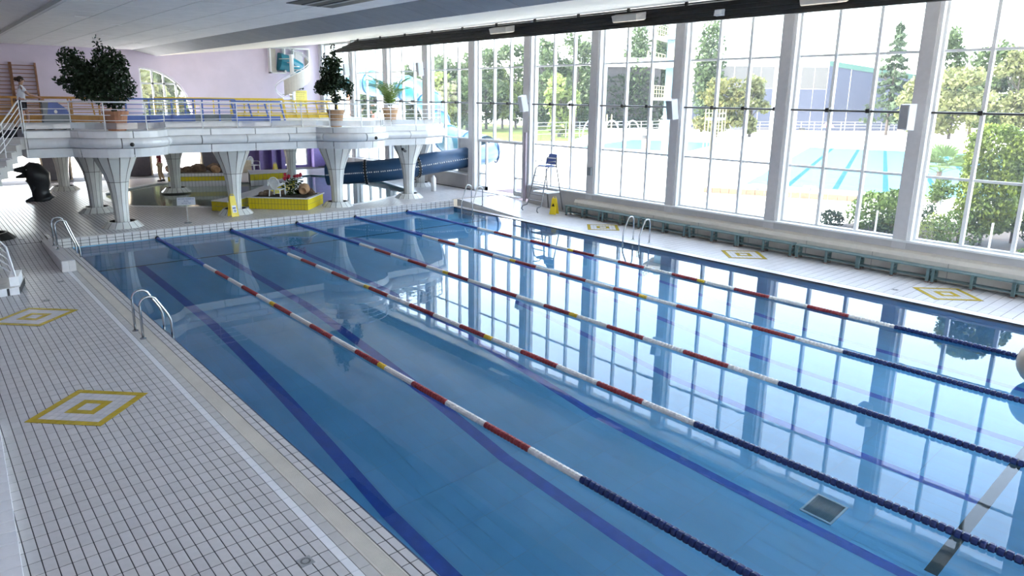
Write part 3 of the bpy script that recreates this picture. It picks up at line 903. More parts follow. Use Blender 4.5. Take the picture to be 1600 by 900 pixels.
def resample(path, step):
    P = [Vector(p) for p in path]
    L = [0]
    for a, b in zip(P[:-1], P[1:]): L.append(L[-1] + (b - a).length)
    def at(s):
        for i in range(len(P) - 1):
            if s <= L[i + 1] + 1e-9:
                t = (s - L[i]) / (L[i + 1] - L[i])
                return P[i].lerp(P[i + 1], t)
        return P[-1]
    return P, L, at
def subpath(path, s0, s1):
    P, L, at = resample(path, 1)
    pts = [at(s0)] + [p for p, l in zip(P, L) if s0 + .02 < l < s1 - .02] + [at(s1)]
    return [(p.x, p.y) for p in pts]
gal = thing('gallery', 'pale tiled gallery slab carried on flared columns across the end of the pool', 'balcony', kind='structure')
slab = MB().prism(OUT + [(17.9, 44.4), (-6, 44.4), (-6, 27.6), (-0.70, 27.6)], 2.86, 3.59)
slab.build('slab', M['balccore'], gal)
for za, zb_ in ((2.78, 3.06), (3.07, 3.39), (3.40, 3.62)): MB().box(-.745, -.695, 25.84, 27.62, za, zb_).build('end_panel', M['balc'], gal)
MB().prism([(x, y) for x, y in offs(OUT, -.02)] + [(17.88, 44.4), (-6, 44.4), (-6, 27.6), (-0.66, 27.6)], 3.59, 3.6).build('slab_floor', M['balcfl'], gal)
MB().prism([(x, y) for x, y in offs(OUT, -.02)] + [(17.88, 44.4), (-6, 44.4), (-6, 27.6), (-0.66, 27.6)], 2.84, 2.86).build('underside', M['ceil'], gal)
PRF_T = [(-.05, 3.4), (.06, 3.4), (.06, 3.60), (.03, 3.625), (-.05, 3.625)]
PRF_R = [(-.02, 3.07)] + [(.02 + .165 * math.cos(math.radians(a)), 3.235 + .162 * math.sin(math.radians(a))) for a in range(-90, 91, 18)] + [(-.02, 3.397)]
PRF_L = [(-.05, 2.78), (.0, 2.78), (.035, 3.06), (-.05, 3.06)]
P_, L_, _ = resample(OUT, 1)
TOT = L_[-1]
for nm, pr, off in (('top_panel', PRF_T, 0.0), ('roll_panel', PRF_R, .35), ('lower_panel', PRF_L, .0)):
    s = -off
    while s < TOT - .05:
        a = max(0, s) + .015; b_ = min(TOT, s + 1.62) - .015
        if b_ - a > .1: sweep(subpath(OUT, a, b_), pr).build(nm, M['balc'], gal, smooth=False)
        s += 1.62
# ceiling spots under the rim (small dark knobs on the roll)
for x, y in ((1.98, 24.66), (10.9, 24.66)):
    MB().blob((x, y, 3.2), .07, 8, 5, 0).build('rim_knob', M['blackm'], gal)

# ---------------------------------------------------------------- columns of the gallery
cpr = [(.235, 0), (.235, .35), (.25, .8), (.285, 1.2), (.345, 1.55)]
cap = [(.352, 1.57), (.44, 1.85), (.56, 2.12), (.66, 2.36), (.70, 2.52)]
NC = 12
def faceted(prof, n=NC):
    mb = MB()
    for k in range(n):
        a0 = 2 * PI * (k + .05) / n; a1 = 2 * PI * (k + .95) / n
        vs = []
        for r, z in prof:
            vs += [(r * math.cos(a0), r * math.sin(a0), z), (r * math.cos(a1), r * math.sin(a1), z)]
        mb.add(vs, [(2 * i, 2 * i + 1, 2 * i + 3, 2 * i + 2) for i in range(len(prof) - 1)])
    return mb
col_core = MB().lathe([(r * .965, z) for r, z in cpr + cap], NC).mesh('joint_core', M['grout_l'])
col_sh = faceted(cpr).mesh('shaft', M['colw']); col_cap = faceted(cap).mesh('capital', M['colw'])
rt = MB()
q = PI / 16 * .93
rt.add([(.66 * math.cos(-q), .66 * math.sin(-q), 0), (.66 * math.cos(q), .66 * math.sin(q), 0), (.46 * math.cos(q), .46 * math.sin(q), .2), (.46 * math.cos(-q), .46 * math.sin(-q), .2), (.40 * math.cos(q), .40 * math.sin(q), .2), (.40 * math.cos(-q), .40 * math.sin(-q), .2)], [(0, 1, 2, 3), (3, 2, 4, 5)])
ring_t = rt.mesh('ring_tile', M['colw']); ring_k = MB().add(rt.v, rt.f).mesh('ring_tile', M['black'])
ring_c = MB().lathe([(.64, 0), (.45, .19), (.38, .19), (.36, .1)], 16).mesh('ring_core', M['grout'])
def gcolumn(x, y, lab, dark=False):
    c = thing('gallery_column', lab, 'column', (x, y, .3), 0, kind='structure')
    link('shaft', col_sh, c); link('capital', col_cap, c); link('joint_core', col_core, c); link('base_ring', ring_c, c)
    r = c.children[-1]
    for k in range(16): link('ring_tile', ring_k if dark else ring_t, r, rot=(0, 0, 2 * PI * k / 16))
    return c
gcolumn(1.78, 26.35, 'flared white column at the left of the front row, beside the far left pool ladder')
gcolumn(5.88, 26.95, 'flared white column of the front row with a yellow caution board against it')
gcolumn(9.98, 26.45, 'flared white column of the front row right of the yellow planter')
gcolumn(13.85, 26.95, 'flared white column of the front row in front of the navy tube slide')
gcolumn(-1.95, 26.3, 'flared white column at the left border with a black tiled foot', True)
gcolumn(1.76, 30.45, 'flared column in the second row behind the leftmost front column')
gcolumn(1.88, 38.4, 'flared column far back between the bright arches, by the dolphin')
gcolumn(5.9, 34.9, 'flared column rising out of the paddling pool')
gcolumn(12.55, 37.0, 'flared column far back by the purple wall')
gcolumn(16.7, 30.3, 'flared column at the far right under the gallery corner, behind the tube slide')

# ---------------------------------------------------------------- railing along the gallery edge
rail = thing('railing', 'white tube railing with frosted kick plates along the gallery edge', 'railing')
rp = offs(OUT, -.06)
P2, L2, at2 = resample(rp, 1)
T2 = L2[-1]
N = int(T2 / 1.22)
sp = [T2 * i / N for i in range(N + 1)]
dense = [(p.x, p.y) for p in [at2(T2 * i / 90) for i in range(91)]]
MB().tube([(x, y, 4.53) for x, y in dense], .026, 8).build('handrail', M['railw'], rail)
for z in (4.30, 4.12, 3.95): MB().tube([(x, y, z) for x, y in dense], .013, 6).build('rail', M['railw'], rail)
pm = MB().tube([(0, 0, 3.6), (0, 0, 4.52)], .018, 8).lathe([(.05, 3.6), (.05, 3.62)], 10).mesh('post', M['railw'])
for s in sp:
    p = at2(s); link('post', pm, rail, (p.x, p.y, 0))
for a, b_ in zip(sp[:-1], sp[1:]):
    pts = subpath(rp, a + .03, b_ - .03)
    sweep(pts, [(.022, 3.68), (.03, 3.68), (.03, 3.88), (.022, 3.88)]).build('kick_plate', M['acryl'], rail)
# denser pickets on the slanted end
for i in range(14):
    p = at2(T2 - 5.4 + i * .4); MB().tube([(p.x, p.y, 3.6), (p.x, p.y, 4.5)], .009, 5).build('picket', M['railw'], rail)

# ---------------------------------------------------------------- curved stair on the left
stair = thing('staircase', 'curved tiled staircase coming down from the gallery at the left border', 'staircase', kind='structure')
def catmull(pts, n):
    P = [Vector(p) for p in pts]; P = [2 * P[0] - P[1]] + P + [2 * P[-1] - P[-2]]
    out = []
    for i in range(1, len(P) - 2):
        for k in range(n):
            t = k / n
            a, b, c, d = P[i - 1:i + 3]
            out.append(.5 * ((2 * b) + (-a + c) * t + (2 * a - 5 * b + 4 * c - d) * t * t + (-a + 3 * b - 3 * c + d) * t ** 3))
    out.append(P[-2]); return out
inner = catmull([(-.72, 25.92), (-1.4, 24.65), (-2.25, 23.4), (-2.8, 22.2), (-2.72, 21.1), (-2.15, 20.15)], 8)
inn = [(p.x, p.y) for p in inner]
Pi, Li, ati = resample(inn, 1)
NS = 18
def frame_at(s):
    p = ati(s); q_ = ati(min(Li[-1], s + .05)); r_ = ati(max(0, s - .05))
    d = (q_ - r_).normalized()
    return p, d, Vector((d.y, -d.x))
for k in range(NS):
    s0 = Li[-1] * k / NS; s1 = Li[-1] * (k + 1) / NS
    p0, d0, n0 = frame_at(s0); p1, d1, n1 = frame_at(s1)
    W = 1.35
    z = 3.6 - (k + 1) * (3.4 / (NS + 0.0)) + .0
    poly = [(p0.x, p0.y), (p1.x, p1.y), (p1.x + n1.x * -0 - n1.x * W * -1 * -1, p1.y - n1.y * W), (p0.x - n0.x * W, p0.y - n0.y * W)]
    poly = [(p0.x, p0.y), (p1.x, p1.y), (p1.x + n1.x * W, p1.y + n1.y * W), (p0.x + n0.x * W, p0.y + n0.y * W)]
    z = max(z, .2)
    st_ = MB().prism(poly, max(0, z - .34), z).build('step', M['tile_b'], stair)
    # pale nosing block at the open end of the tread
    MB().obox((p0.x + n0.x * .02, p0.y + n0.y * .02, z + .012), (p0.x + n0.x * .30, p0.y + n0.y * .30, z + .012), .1, .03).build('nosing', M['white'], st_)
bs = MB().prism([(-4.2, 19.4), (-1.95, 19.62), (-1.72, 20.75), (-4.2, 21.2)], 0, .18).build('bottom_step', M['grout'], stair)
MB().prism([(-4.2, 19.39), (-1.94, 19.61), (-1.715, 20.755), (-4.2, 21.21)], .18, .195).build('step_top', M['tile_b'], stair)
for k in range(9):
    MB().bbox(-2.2 - .25 * k + .003, -1.955 - .25 * k - .003, 0, .01, 0, .186, .0).build('tile', M['tile_w'], bs, ).location = (0, 19.60 - .0245 * k, .002)
MB().prism([(-2.12, 19.72), (-1.93, 19.74), (-1.78, 20.5), (-2.0, 20.55)], .19, .42).build('newel_block', M['tile_w'], stair)
srl = thing('stair_railing', 'white five tube railing following the curved staircase', 'railing')
ctrl = [frame_at(Li[-1] * i / 30) for i in range(31)]
for hgt in (.95, .77, .6, .43, .26):
    pts = []
    for i, (p, d, n_) in enumerate(ctrl):
        z = 3.6 - 3.25 * i / 30
        pts.append((p.x + n_.x * .05, p.y + n_.y * .05, z + hgt))
    e = pts[-1]
    pts += [(-2.06, 20.02, .9 * e[2] - .05), (-1.98, 19.9 - .1 * hgt, .42)]
    MB().tube(pts, .022 if hgt > .9 else .014, 8).build('rail', M['railw'], srl)
for i in (0, 6, 12, 18, 24):
    p, d, n_ = ctrl[i]; z = 3.6 - 3.25 * i / 30
    MB().tube([(p.x + n_.x * .05, p.y + n_.y * .05, z - .05), (p.x + n_.x * .05, p.y + n_.y * .05, z + .95)], .016, 6).build('post', M['railw'], srl)

# ---------------------------------------------------------------- spiral stair, hatches, wall items at the far end
sp_ = thing('spiral_stair', 'white spiral staircase winding up the lilac wall to the slide hatch', 'staircase', (15.55, 43.0, 3.6))
MB().tube([(0, 0, 0), (0, 0, 3.75)], .13, 12).build('pole', M['white'], sp_)
for k in range(16):
    a = math.radians(100 + k * 24); z = .22 * (k + 1)
    MB().add([(.1 * math.cos(a), .1 * math.sin(a), z), (1.05 * math.cos(a - .22), 1.05 * math.sin(a - .22), z), (1.05 * math.cos(a + .22), 1.05 * math.sin(a + .22), z),
              (.1 * math.cos(a), .1 * math.sin(a), z - .05), (1.05 * math.cos(a - .22), 1.05 * math.sin(a - .22), z - .05), (1.05 * math.cos(a + .22), 1.05 * math.sin(a + .22), z - .05)],
             [(0, 1, 2), (5, 4, 3), (0, 3, 4, 1), (1, 4, 5, 2), (2, 5, 3, 0)]).build('tread', M['white'], sp_)
bal = MB()
for k in range(42):
    a0, a1 = math.radians(100 + k * 9), math.radians(100 + (k + 1) * 9)
    z0, z1 = .22 + k * .0825, .22 + (k + 1) * .0825
    if 12 < k < 31: bal.quad((1.07 * math.cos(a0), 1.07 * math.sin(a0), z0 - .1), (1.07 * math.cos(a1), 1.07 * math.sin(a1), z1 - .1), (1.07 * math.cos(a1), 1.07 * math.sin(a1), z1 + .85), (1.07 * math.cos(a0), 1.07 * math.sin(a0), z0 + .85))
bal.build('solid_balustrade', M['cream'], sp_)
for h in (1.05, .92): MB().tube([(1.07 * math.cos(math.radians(100 + k * 9)), 1.07 * math.sin(math.radians(100 + k * 9)), .22 + k * .0825 + h - .05) for k in range(43)], .022, 6).build('handrail', M['railw'], sp_)
pf = thing('slide_hatch', 'white framed hatch high in the lilac wall with a turquoise slide mouth', 'hatch', (14.6, 44.1, 6.2))
fr = MB()
for x in (0, .95, 1.55, 2.6): fr.box(x, x + .08, -.05, .3, 0, 1.62)
fr.box(0, 2.68, -.05, .3, 1.55, 1.64); fr.box(0, 1.0, -.05, .3, 0, .08)
fr.build('frame', M['white'], pf)
MB().box(.08, .45, .1, .2, .05, 1.5).build('door', M['cream'], pf)
MB().box(1.7, 2.2, .02, .1, .25, 1.4).build('door', M['colgrey'], pf, label='grey door of the hatch')
mth = MB()
mth.tube([(.6, .15, .75), (1.3, .2, .65), (2.1, .25, .35)], [.55, .52, .42], 16).build('slide_mouth', M['turq'], pf)
ys_ = thing('notice_board', 'yellow notice board with a green emblem on the lilac wall', 'sign', (15.95, 44.36, 4.15))
MB().bbox(0, 1.12, -.03, 0, 0, 1.02, .01).build('board', mat('pale_yellow_board', (0.80, 0.68, 0.16), .5), ys_)
MB().lathe([(.11, 0), (.11, .02)], 14).build('emblem', mat('green_ink', (0.10, 0.25, 0.20), .5), ys_).location = (.17, -.035, .86)
ys_.children[-1].rotation_euler = (PI / 2, 0, 0)
tx = MB()
for k in range(5):
    for j in range(6): tx.box(.3 + .13 * j - .13 * (k > 0), .39 + .13 * j - .13 * (k > 0) + .02 * (j % 2), -.035, -.03, .86 - k * .13, .9 - k * .13)
tx.build('print', mat('faded_print', (0.55, 0.45, 0.12), .6), ys_, kind='stuff')
for k in range(2): MB().box(.22 + .36 * k, .38 + .36 * k, -.05, -.03, .05, .27).build('blue_pictogram', M['blue'], ys_)
sl_ = thing('twin_spot', 'small white twin spotlight on the lilac wall above the notice board', 'lamp', (16.6, 44.3, 5.3))
MB().box(-.2, .2, 0, .1, -.05, .05).build('bracket', M['white'], sl_)
for k in (-.1, .1): MB().lathe([(.06, 0), (.08, .12)], 10, (0, 0, 0)).build('spot', M['blackm'], sl_).location = (k, -.1, 0); sl_.children[-1].rotation_euler = (PI / 2, 0, 0)

def wallbars(x, lab, n=13):
    t = thing('wall_bars', lab, 'wall bars', (x, 44.2, 3.6), 0, 'gym bars on the lilac wall')
    for k in range(n): MB().tube([(0, 0, .15 + .2 * k), (1.05, 0, .15 + .2 * k)], .022, 6).build('bar', M['wood'], t)
    for k in (0, 1.05): MB().box(k - .04, k + .04, -.06, .14, 0, .2 * n + .1).build('upright', M['wood'], t)
wallbars(1.05, 'wooden gym wall bars on the lilac wall, the right hand set nearest the potted tree')
wallbars(-.05, 'wooden gym wall bars on the lilac wall, behind the person with the cleaning machine')
wallbars(-1.15, 'wooden gym wall bars cut by the left border of the photo')
tag(MB().blob((2.95, 44.33, 5.6), .07, 8, 5, 0).build('cable_outlet', M['blackm']), 'tiny black outlet on the lilac wall beside the gym bars', 'outlet')

# ================================================================ THINGS IN THE HALL
# ---------------------------------------------------------------- lane ropes
SECT = [('blue2', 0.05, 5)]
for a in range(5, 20):
    k = 'white' if a % 2 else 'red'
    if a == 9: SECT += [('white', 9, 9.82), ('yel', 9.82, 10.08)]
    elif a == 10: SECT += [('red', 10.08, 11)]
    elif a == 14: SECT += [('red', 14, 14.85), ('yel', 14.85, 15.1)]
    elif a == 15: SECT += [('white', 15.1, 16)]
    else: SECT += [(k, a, a + 1)]
SECT += [('blue', 20, 24.9)]
def rope_mesh(L, pitch, r1, r2):
    prof = []
    n = max(1, round(L / pitch)); p = L / n
    for i in range(n):
        z = i * p
        prof += [(r2, z + .001), (r1 * .93, z + p * .06), (r1, z + p * .2), (r1, z + p * .66), (r1 * .93, z + p * .8), (r2, z + p * .86)]
    prof.append((r2, L))
    return prof
cache = {}
ropes_lab = ['blue, white and red lane rope nearest the left deck, reaching the bottom border', 'second blue, white and red lane rope from the left deck', 'middle one of the five blue, white and red lane ropes', 'second blue, white and red lane rope from the window side', 'blue, white and red lane rope nearest the window side']
for n in range(5):
    X = 2.5 * (n + 1)
    rp_ = thing('lane_rope', ropes_lab[n], 'lane rope', (X, 25.0, 0.0), 0, 'lane ropes on the pool')
    for k, a, b_ in SECT:
        key = (k, round(b_ - a, 2))
        if key not in cache:
            big = k == 'blue'
            mb = MB().lathe(rope_mesh(b_ - a - .01, .085 if big else .075, .060 if big else .055, .036 if big else .046), 10)
            mb.v = [(x, -z, y) for x, y, z in mb.v]
            cache[key] = mb.mesh('float_section', M['fl_' + k])
        link('float_section', cache[key], rp_, (0, -a, 0), label={'blue2': 'bright blue', 'blue': 'navy blue', 'white': 'white', 'red': 'dark red', 'yel': 'yellow'}[k] + ' floats')
    MB().blob((0, -.03, .02), .07, 8, 6, 0).build('wall_hook', M['blackm'], rp_)
bl = MB().blob((0, 0, .38), .43, 24, 14, 0).build('float_ball', M['beige'], smooth=True); bl.location = (11.19, 2.02, -.02)
tag(bl, 'large beige ball cut by the right border, resting on the pool', 'ball')

# ---------------------------------------------------------------- pool ladders
def ladder(x, y, z, sgn, lab, sp=.62):
    t = thing('pool_ladder', lab, 'ladder', (x, y, z), 0, 'steel pool ladders')
    for s in (-.5, .5):
        pts = [(0, s * sp, 0), (0, s * sp, .62)]
        for a in range(0, 181 - 40, 15):
            r = .17; pts.append((sgn * (r - r * math.cos(math.radians(a))), s * sp, .68 + r * math.sin(math.radians(a))))
        pts += [(sgn * .50, s * sp, .42 - z), (sgn * .545, s * sp, .30 - z), (sgn * .55, s * sp, .2 - z), (sgn * .55, s * sp, -1.2 - z)]
        MB().tube(pts, .024, 10).build('handrail', M['steel'], t, smooth=True)
        MB().lathe([(.06, 0), (.06, .012), (.03, .03)], 12, (0, s * sp, .002)).build('flange', M['steel'], t)
    for k in range(3): MB().bbox(sgn * .55 - .04, sgn * .55 + .04, -.5 * sp, .5 * sp, -.35 - .28 * k - z, -.31 - .28 * k - z, .008).build('tread', M['alu'], t)
ladder(-.48, 14.62, 0, 1, 'polished steel pool ladder on the left side, the one nearer the camera')
ladder(-.60, 23.62, .31, 1, 'polished steel pool ladder at the far left corner, standing on the low ledge')
ladder(15.36, 23.75, deck_h(15.4, 23.7), -1, 'steel pool ladder at the far right corner near the glazed door', .8)
ladder(15.56, 14.62, 0, -1, 'steel pool ladder on the window side, in front of the long benches', .72)

# ---------------------------------------------------------------- benches along the window wall
b0 = thing('bench', 'x', 'bench', (17.42, 20.3, 0), 0, 'benches under the windows')
L = 2.0
for i in range(3): MB().bbox(.0 + .115 * i, .105 + .115 * i, -L, 0, .40, .435, .006).build('seat_plank', M['bench'], b0)
for i in range(2): MB().bbox(.05 + .13 * i, .16 + .13 * i, -L + .03, -.03, .13, .155, .005).build('shelf_plank', M['bench'], b0)
for yy in (-.06, -L / 2, -L + .06):
    fr = MB()
    for xx in (.03, .29): fr.box(xx, xx + .05, yy - .035, yy + .035, .03, .40)
    fr.box(.03, .34, yy - .03, yy + .03, .365, .40); fr.box(.03, .34, yy - .03, yy + .03, .10, .13); fr.box(.08, .29, yy - .02, yy + .02, .25, .28)
    f_ = fr.build('leg_frame', M['bench'], b0)
    for xx in (.03, .29): MB().box(xx - .005, xx + .055, yy - .04, yy + .04, 0, .035).build('foot', M['rust'], f_)
ends = [20.3, 18.24, 16.14, 14.03, 12.06, 9.95, 8.02, 6.01, 4.11, 2.05]
bench_lab = ['behind the lifeguard chair, farthest from the camera', 'second in the row from the lifeguard chair', 'third in the row from the lifeguard chair', 'fourth in the row from the lifeguard chair', 'fifth in the row from the lifeguard chair', 'sixth in the row from the lifeguard chair', 'seventh in the row, behind the nearest yellow diamond', 'eighth in the row, reaching the right border', 'ninth in the row, cut by the right border']
for k in range(9):
    lab = 'teal grey bench against the wall, ' + bench_lab[k]
    if k == 0: b0['label'] = lab
    else: tree_copy(b0, (17.42, ends[k], 0), 0, lab)

# ---------------------------------------------------------------- lifeguard chair
lc = thing('lifeguard_chair', 'tall steel lifeguard chair with a blue seat by the glazed door', 'chair', (16.95, 21.35, .10))
for s in (-.42, .42):
    MB().tube([(-.55, s * 1.15, .02), (-.62, s * 1.15, .10), (-.58, s * 1.12, .22), (-.36, s * 1.06, .26), (-.3, s, .4), (.0, s * .85, 1.6), (.05, s * .8, 1.82), (.16, s * .78, 1.9), (.62, s * .78, 1.9)], .028, 8).build('front_leg', M['tubegrey'], lc, smooth=True)
    MB().tube([(.95, s * 1.1, 0), (.62, s * .8, 1.9), (.66, s * .7, 2.3)], .028, 8).build('rear_leg', M['tubegrey'], lc, smooth=True)
    MB().tube([(.05, s, 2.12), (.45, s, 2.14), (.55, s, 2.0), (.56, s * .8, 1.9)], .022, 6).build('armrest', M['tubegrey'], lc, smooth=True)
    MB().box(-.02, .75, s - .02, s + .02, .78, .84).build('side_plank', M['white'], lc)
for k in range(5): MB().box(-.29 + .062 * k, -.20 + .062 * k, -.42, .42, .45 + .26 * k, .475 + .26 * k).build('step', M['tubegrey'], lc)
MB().bbox(.12, .60, -.3, .3, 1.9, 1.95, .015).build('seat', M['bplastic'], lc)
bk = MB().add([(.58, -.30, 1.98), (.58, .30, 1.98), (.72, .24, 2.42), (.72, -.24, 2.42), (.62, -.30, 1.98), (.62, .30, 1.98), (.76, .24, 2.42), (.76, -.24, 2.42)], [(0, 3, 2, 1), (4, 5, 6, 7), (0, 1, 5, 4), (1, 2, 6, 5), (2, 3, 7, 6), (3, 0, 4, 7)]).build('backrest', M['bplastic'], lc)
MB().box(.64, .70, -.28, .28, 2.22, 2.27).build('white_stripe', M['white'], bk)
MB().box(.0, .7, -.36, .36, .80, .82).build('footboard', M['white'], lc)

# ---------------------------------------------------------------- caution boards
def caution(x, y, z, rz, lab, tall=.62, paper=False):
    t = thing('caution_sign', lab, 'sign', (x, y, z), rz, 'yellow caution boards')
    for s in (-1, 1):
        a = MB().add([(-.15, s * .17, 0), (.15, s * .17, 0), (.10, s * .02, tall), (-.10, s * .02, tall), (-.15, s * .15, 0), (.15, s * .15, 0), (.10, s * .0, tall), (-.10, s * .0, tall)],
                     [(0, 1, 2, 3), (7, 6, 5, 4), (0, 4, 5, 1), (1, 5, 6, 2), (2, 6, 7, 3), (3, 7, 4, 0)]).build('panel', M['yplastic'], t)
        if s < 0:
            if paper:
                MB().add([(-.08, -.156, .15), (.08, -.156, .15), (.08, -.09, .42), (-.08, -.09, .42)], [(0, 1, 2, 3)]).build('notice', M['white'], a)
                MB().add([(-.06, -.124, .30), (.06, -.124, .30), (.06, -.112, .35), (-.06, -.112, .35)], [(0, 1, 2, 3)]).build('print', M['signtxt'], a)
                m = MB()
                for k in range(12):
                    q0, q1 = 2 * PI * k / 12, 2 * PI * (k + 1) / 12
                    m.add([(.045 * math.cos(q0) + .01, -.152 + .018 * math.sin(q0) * .6, .22 + .045 * math.sin(q0)), (.045 * math.cos(q1) + .01, -.152 + .018 * math.sin(q1) * .6, .22 + .045 * math.sin(q1)), (.02 * math.cos(q1) + .01, -.15, .22 + .02 * math.sin(q1)), (.02 * math.cos(q0) + .01, -.15, .22 + .02 * math.sin(q0))], [(0, 1, 2, 3)])
                m.build('emblem', M['signtxt'], a)
            else:
                MB().add([(-.07, -.126, .34), (.07, -.126, .34), (0, -.09, .48)], [(0, 1, 2)]).build('warning_triangle', M['black'], a)
    MB().tube([(-.07, 0, tall), (-.06, 0, tall + .06), (.06, 0, tall + .06), (.07, 0, tall)], .014, 6).build('handle', M['yplastic'], t)
caution(17.05, 20.55, .05, -1.2, 'yellow caution sign leaning under the lifeguard chair', .68)
caution(5.55, 26.30, .3, .15, 'yellow caution sign with a white notice against the second front column', .78, True)
caution(12.0, 37.9, .3, .3, 'yellow caution sign far back near the purple wall', .8)

# ---------------------------------------------------------------- sign on a pole
sg = thing('pole_sign', 'small white notice on a thin pole before the paddling pool', 'sign', (3.75, 25.75, .3), -.35)
MB().lathe([(.13, 0), (.13, .02), (.02, .03)], 14).build('foot', M['gplastic'], sg)
MB().tube([(0, 0, .02), (0, 0, 1.0)], .012, 8).build('pole', M['alu'], sg)
MB().bbox(-.30, .30, -.012, .0, .65, .93, .004).build('plate', M['speaker'], sg)
def text(body, size, loc, rot, m, parent, name='lettering'):
    cu_ = bpy.data.curves.new(name, 'FONT'); cu_.body = body; cu_.size = size; cu_.align_x = 'CENTER'; cu_.align_y = 'CENTER'; cu_.extrude = .001
    cu_.materials.append(m)
    tmp = bpy.data.objects.new('tmp', cu_)
    col.objects.link(tmp)
    me = bpy.data.meshes.new_from_object(tmp.evaluated_get(bpy.context.evaluated_depsgraph_get()))
    bpy.data.objects.remove(tmp)
    me.materials.clear(); me.materials.append(m)
    return link(name, me, parent, loc, rot)
for k, s_ in enumerate(('ACCES RESERVE', 'AUX', 'ADULTES')):
    text(s_, .075, (0, -.016, .87 - .078 * k), (PI / 2, 0, 0), M['signtxt'], sg)

# ---------------------------------------------------------------- white garden chairs
def garden_chair(x, y, z, rz, lab):
    t = thing('garden_chair', lab, 'chair', (x, y, z), rz, 'white plastic chairs')
    MB().bbox(-.24, .24, -.22, .22, .40, .43, .01).build('seat', M['wplastic'], t)
    bk = MB()
    for k in range(9):
        a = math.radians(-64 + 16 * k); bk.obox((.22 * math.sin(a) * .4, .22, .46), (.27 * math.sin(a), .30, .62 + .30 * math.cos(a)), .03, .012, (0, 1, 0))
    pts = [(.25 * math.sin(math.radians(a)), .28, .62 + .30 * math.cos(math.radians(a))) for a in range(-100, 101, 20)]
    bk.tube(pts, .022, 6)
    bk.build('backrest', M['wplastic'], t)
    for sx in (-1, 1):
        MB().tube([(sx * .25, -.24, 0), (sx * .26, -.2, .62), (sx * .26, .0, .65), (sx * .25, .27, .64)], .02, 6).build('armrest', M['wplastic'], t)
        for sy in (-1, 1): MB().tube([(sx * .25, sy * .24, 0), (sx * .22, sy * .2, .42)], .024, 6).build('leg', M['wplastic'], t)
garden_chair(7.75, 27.35, .66, 2.3, 'white plastic garden chair standing on the yellow planter rocks')
garden_chair(12.2, 41.6, .3, .4, 'white plastic garden chair far back against the purple wall')

# ---------------------------------------------------------------- planters and tiled walls
def tiled_wall(t, p0, p1, h, pitch, m, z0, name='tile', rows=2, th=.012):
    p0 = Vector(p0); p1 = Vector(p1); d = p1 - p0; L_ = d.length; d.normalize()
    n = Vector((d.y, -d.x)); N_ = max(1, round(L_ / pitch)); w_ = L_ / N_
    a = math.atan2(d.y, d.x); hh = h / rows
    me = MB().box(.007, w_ - .007, -th, 0, .006, hh - .006).mesh(name, m)
    for i in range(N_):
        for r_ in range(rows):
            q_ = p0 + d * (i * w_)
            link(name, me, t, (q_.x, q_.y, z0 + r_ * hh), (0, 0, a))
PL = [(6.70, 27.75), (8.42, 25.98), (9.72, 27.3), (7.25, 28.3)]
pl = thing('planter', 'low yellow tiled planter bed with rocks and red flowers', 'planter')
MB().prism(PL, .3, .76).build('core', M['grout'], pl)
for a, c in ((PL[0], PL[1]), (PL[1], PL[2])): tiled_wall(pl, a, c, .46, .135, M['tile_yb'], .3)
rim = MB()
for k in range(4):
    a, c = PL[k], PL[(k + 1) % 4]; rim.obox((*a, .775), (*c, .775), .16, .03)
rim.build('rim', M['tile_w'], pl)
MB().prism([(6.95, 27.72), (8.42, 26.2), (9.48, 27.28), (7.3, 28.1)], .76, .80).build('soil', M['soil'], pl)
ROCKS = {}
ORD2 = 'first second third fourth fifth sixth seventh eighth ninth tenth eleventh twelfth thirteenth fourteenth fifteenth sixteenth seventeenth eighteenth nineteenth twentieth'.split()
def name_rocks():
    for g_, lst in ROCKS.items():
        lst.sort(key=lambda o: (o.location - CAM_P).dot(cr) / (o.location - CAM_P).dot(cf))
        for k, o in enumerate(lst):
            o['label'] = ('brown rock in the yellow planter, ' if 'yellow' in g_ else 'dark rock in the bed behind the paddling pool, ') + ('leftmost of the rocks' if k == 0 else 'rightmost of the rocks' if k == len(lst) - 1 else ORD2[k] + ' from the left end')
def rock(x, y, z, r, lab, cat='rock', grp='rocks in the yellow planter'):
    o = MB().blob((0, 0, 0), r, 8, 5, .18, (1, .9, .7), R).build('rock', M['rock']); o.location = (x, y, z + r * .45)
    tag(o, lab, cat, grp); ROCKS.setdefault(grp, []).append(o)
for k in range(14):
    t_ = R.random(); s_ = R.random()
    x = 7.1 + 2.0 * t_ + .3 * s_; y = 27.55 - 1.15 * t_ * (1 if t_ < .65 else .55) + .45 * s_
    rock(x, y, .80, R.uniform(.10, .2), 'brown rock lying in the yellow planter')
jar = MB().lathe([(.10, 0), (.2, .1), (.24, .28), (.17, .48), (.12, .55), (.16, .60), (.12, .60), (.09, .5)], 16).build('amphora', M['terra2'], smooth=True)
jar.location = (8.98, 27.35, 1.08); jar.rotation_euler = (math.radians(100), 0, math.radians(-35))
tag(jar, 'tipped terracotta jar with a dark mouth in the yellow planter', 'jar')
fl = thing('flower_bush', 'bush with red flowers beside the tipped jar in the planter', 'plant', (8.45, 27.5, .8))
lf = MB()
for k in range(420):
    a = R.uniform(0, 2 * PI); r = .42 * math.sqrt(R.random()); lf.leaf((r * math.cos(a), r * math.sin(a), R.uniform(0, .75 - r * .6)), .11)
lf.build('foliage', M['tr_dense'], fl, kind='stuff')
for k in range(8):
    MB().blob((R.uniform(-.4, .42), R.uniform(-.3, .25), R.uniform(.55, .85)), .075, 7, 5, .3).build('blossom', M['redfl'], fl)
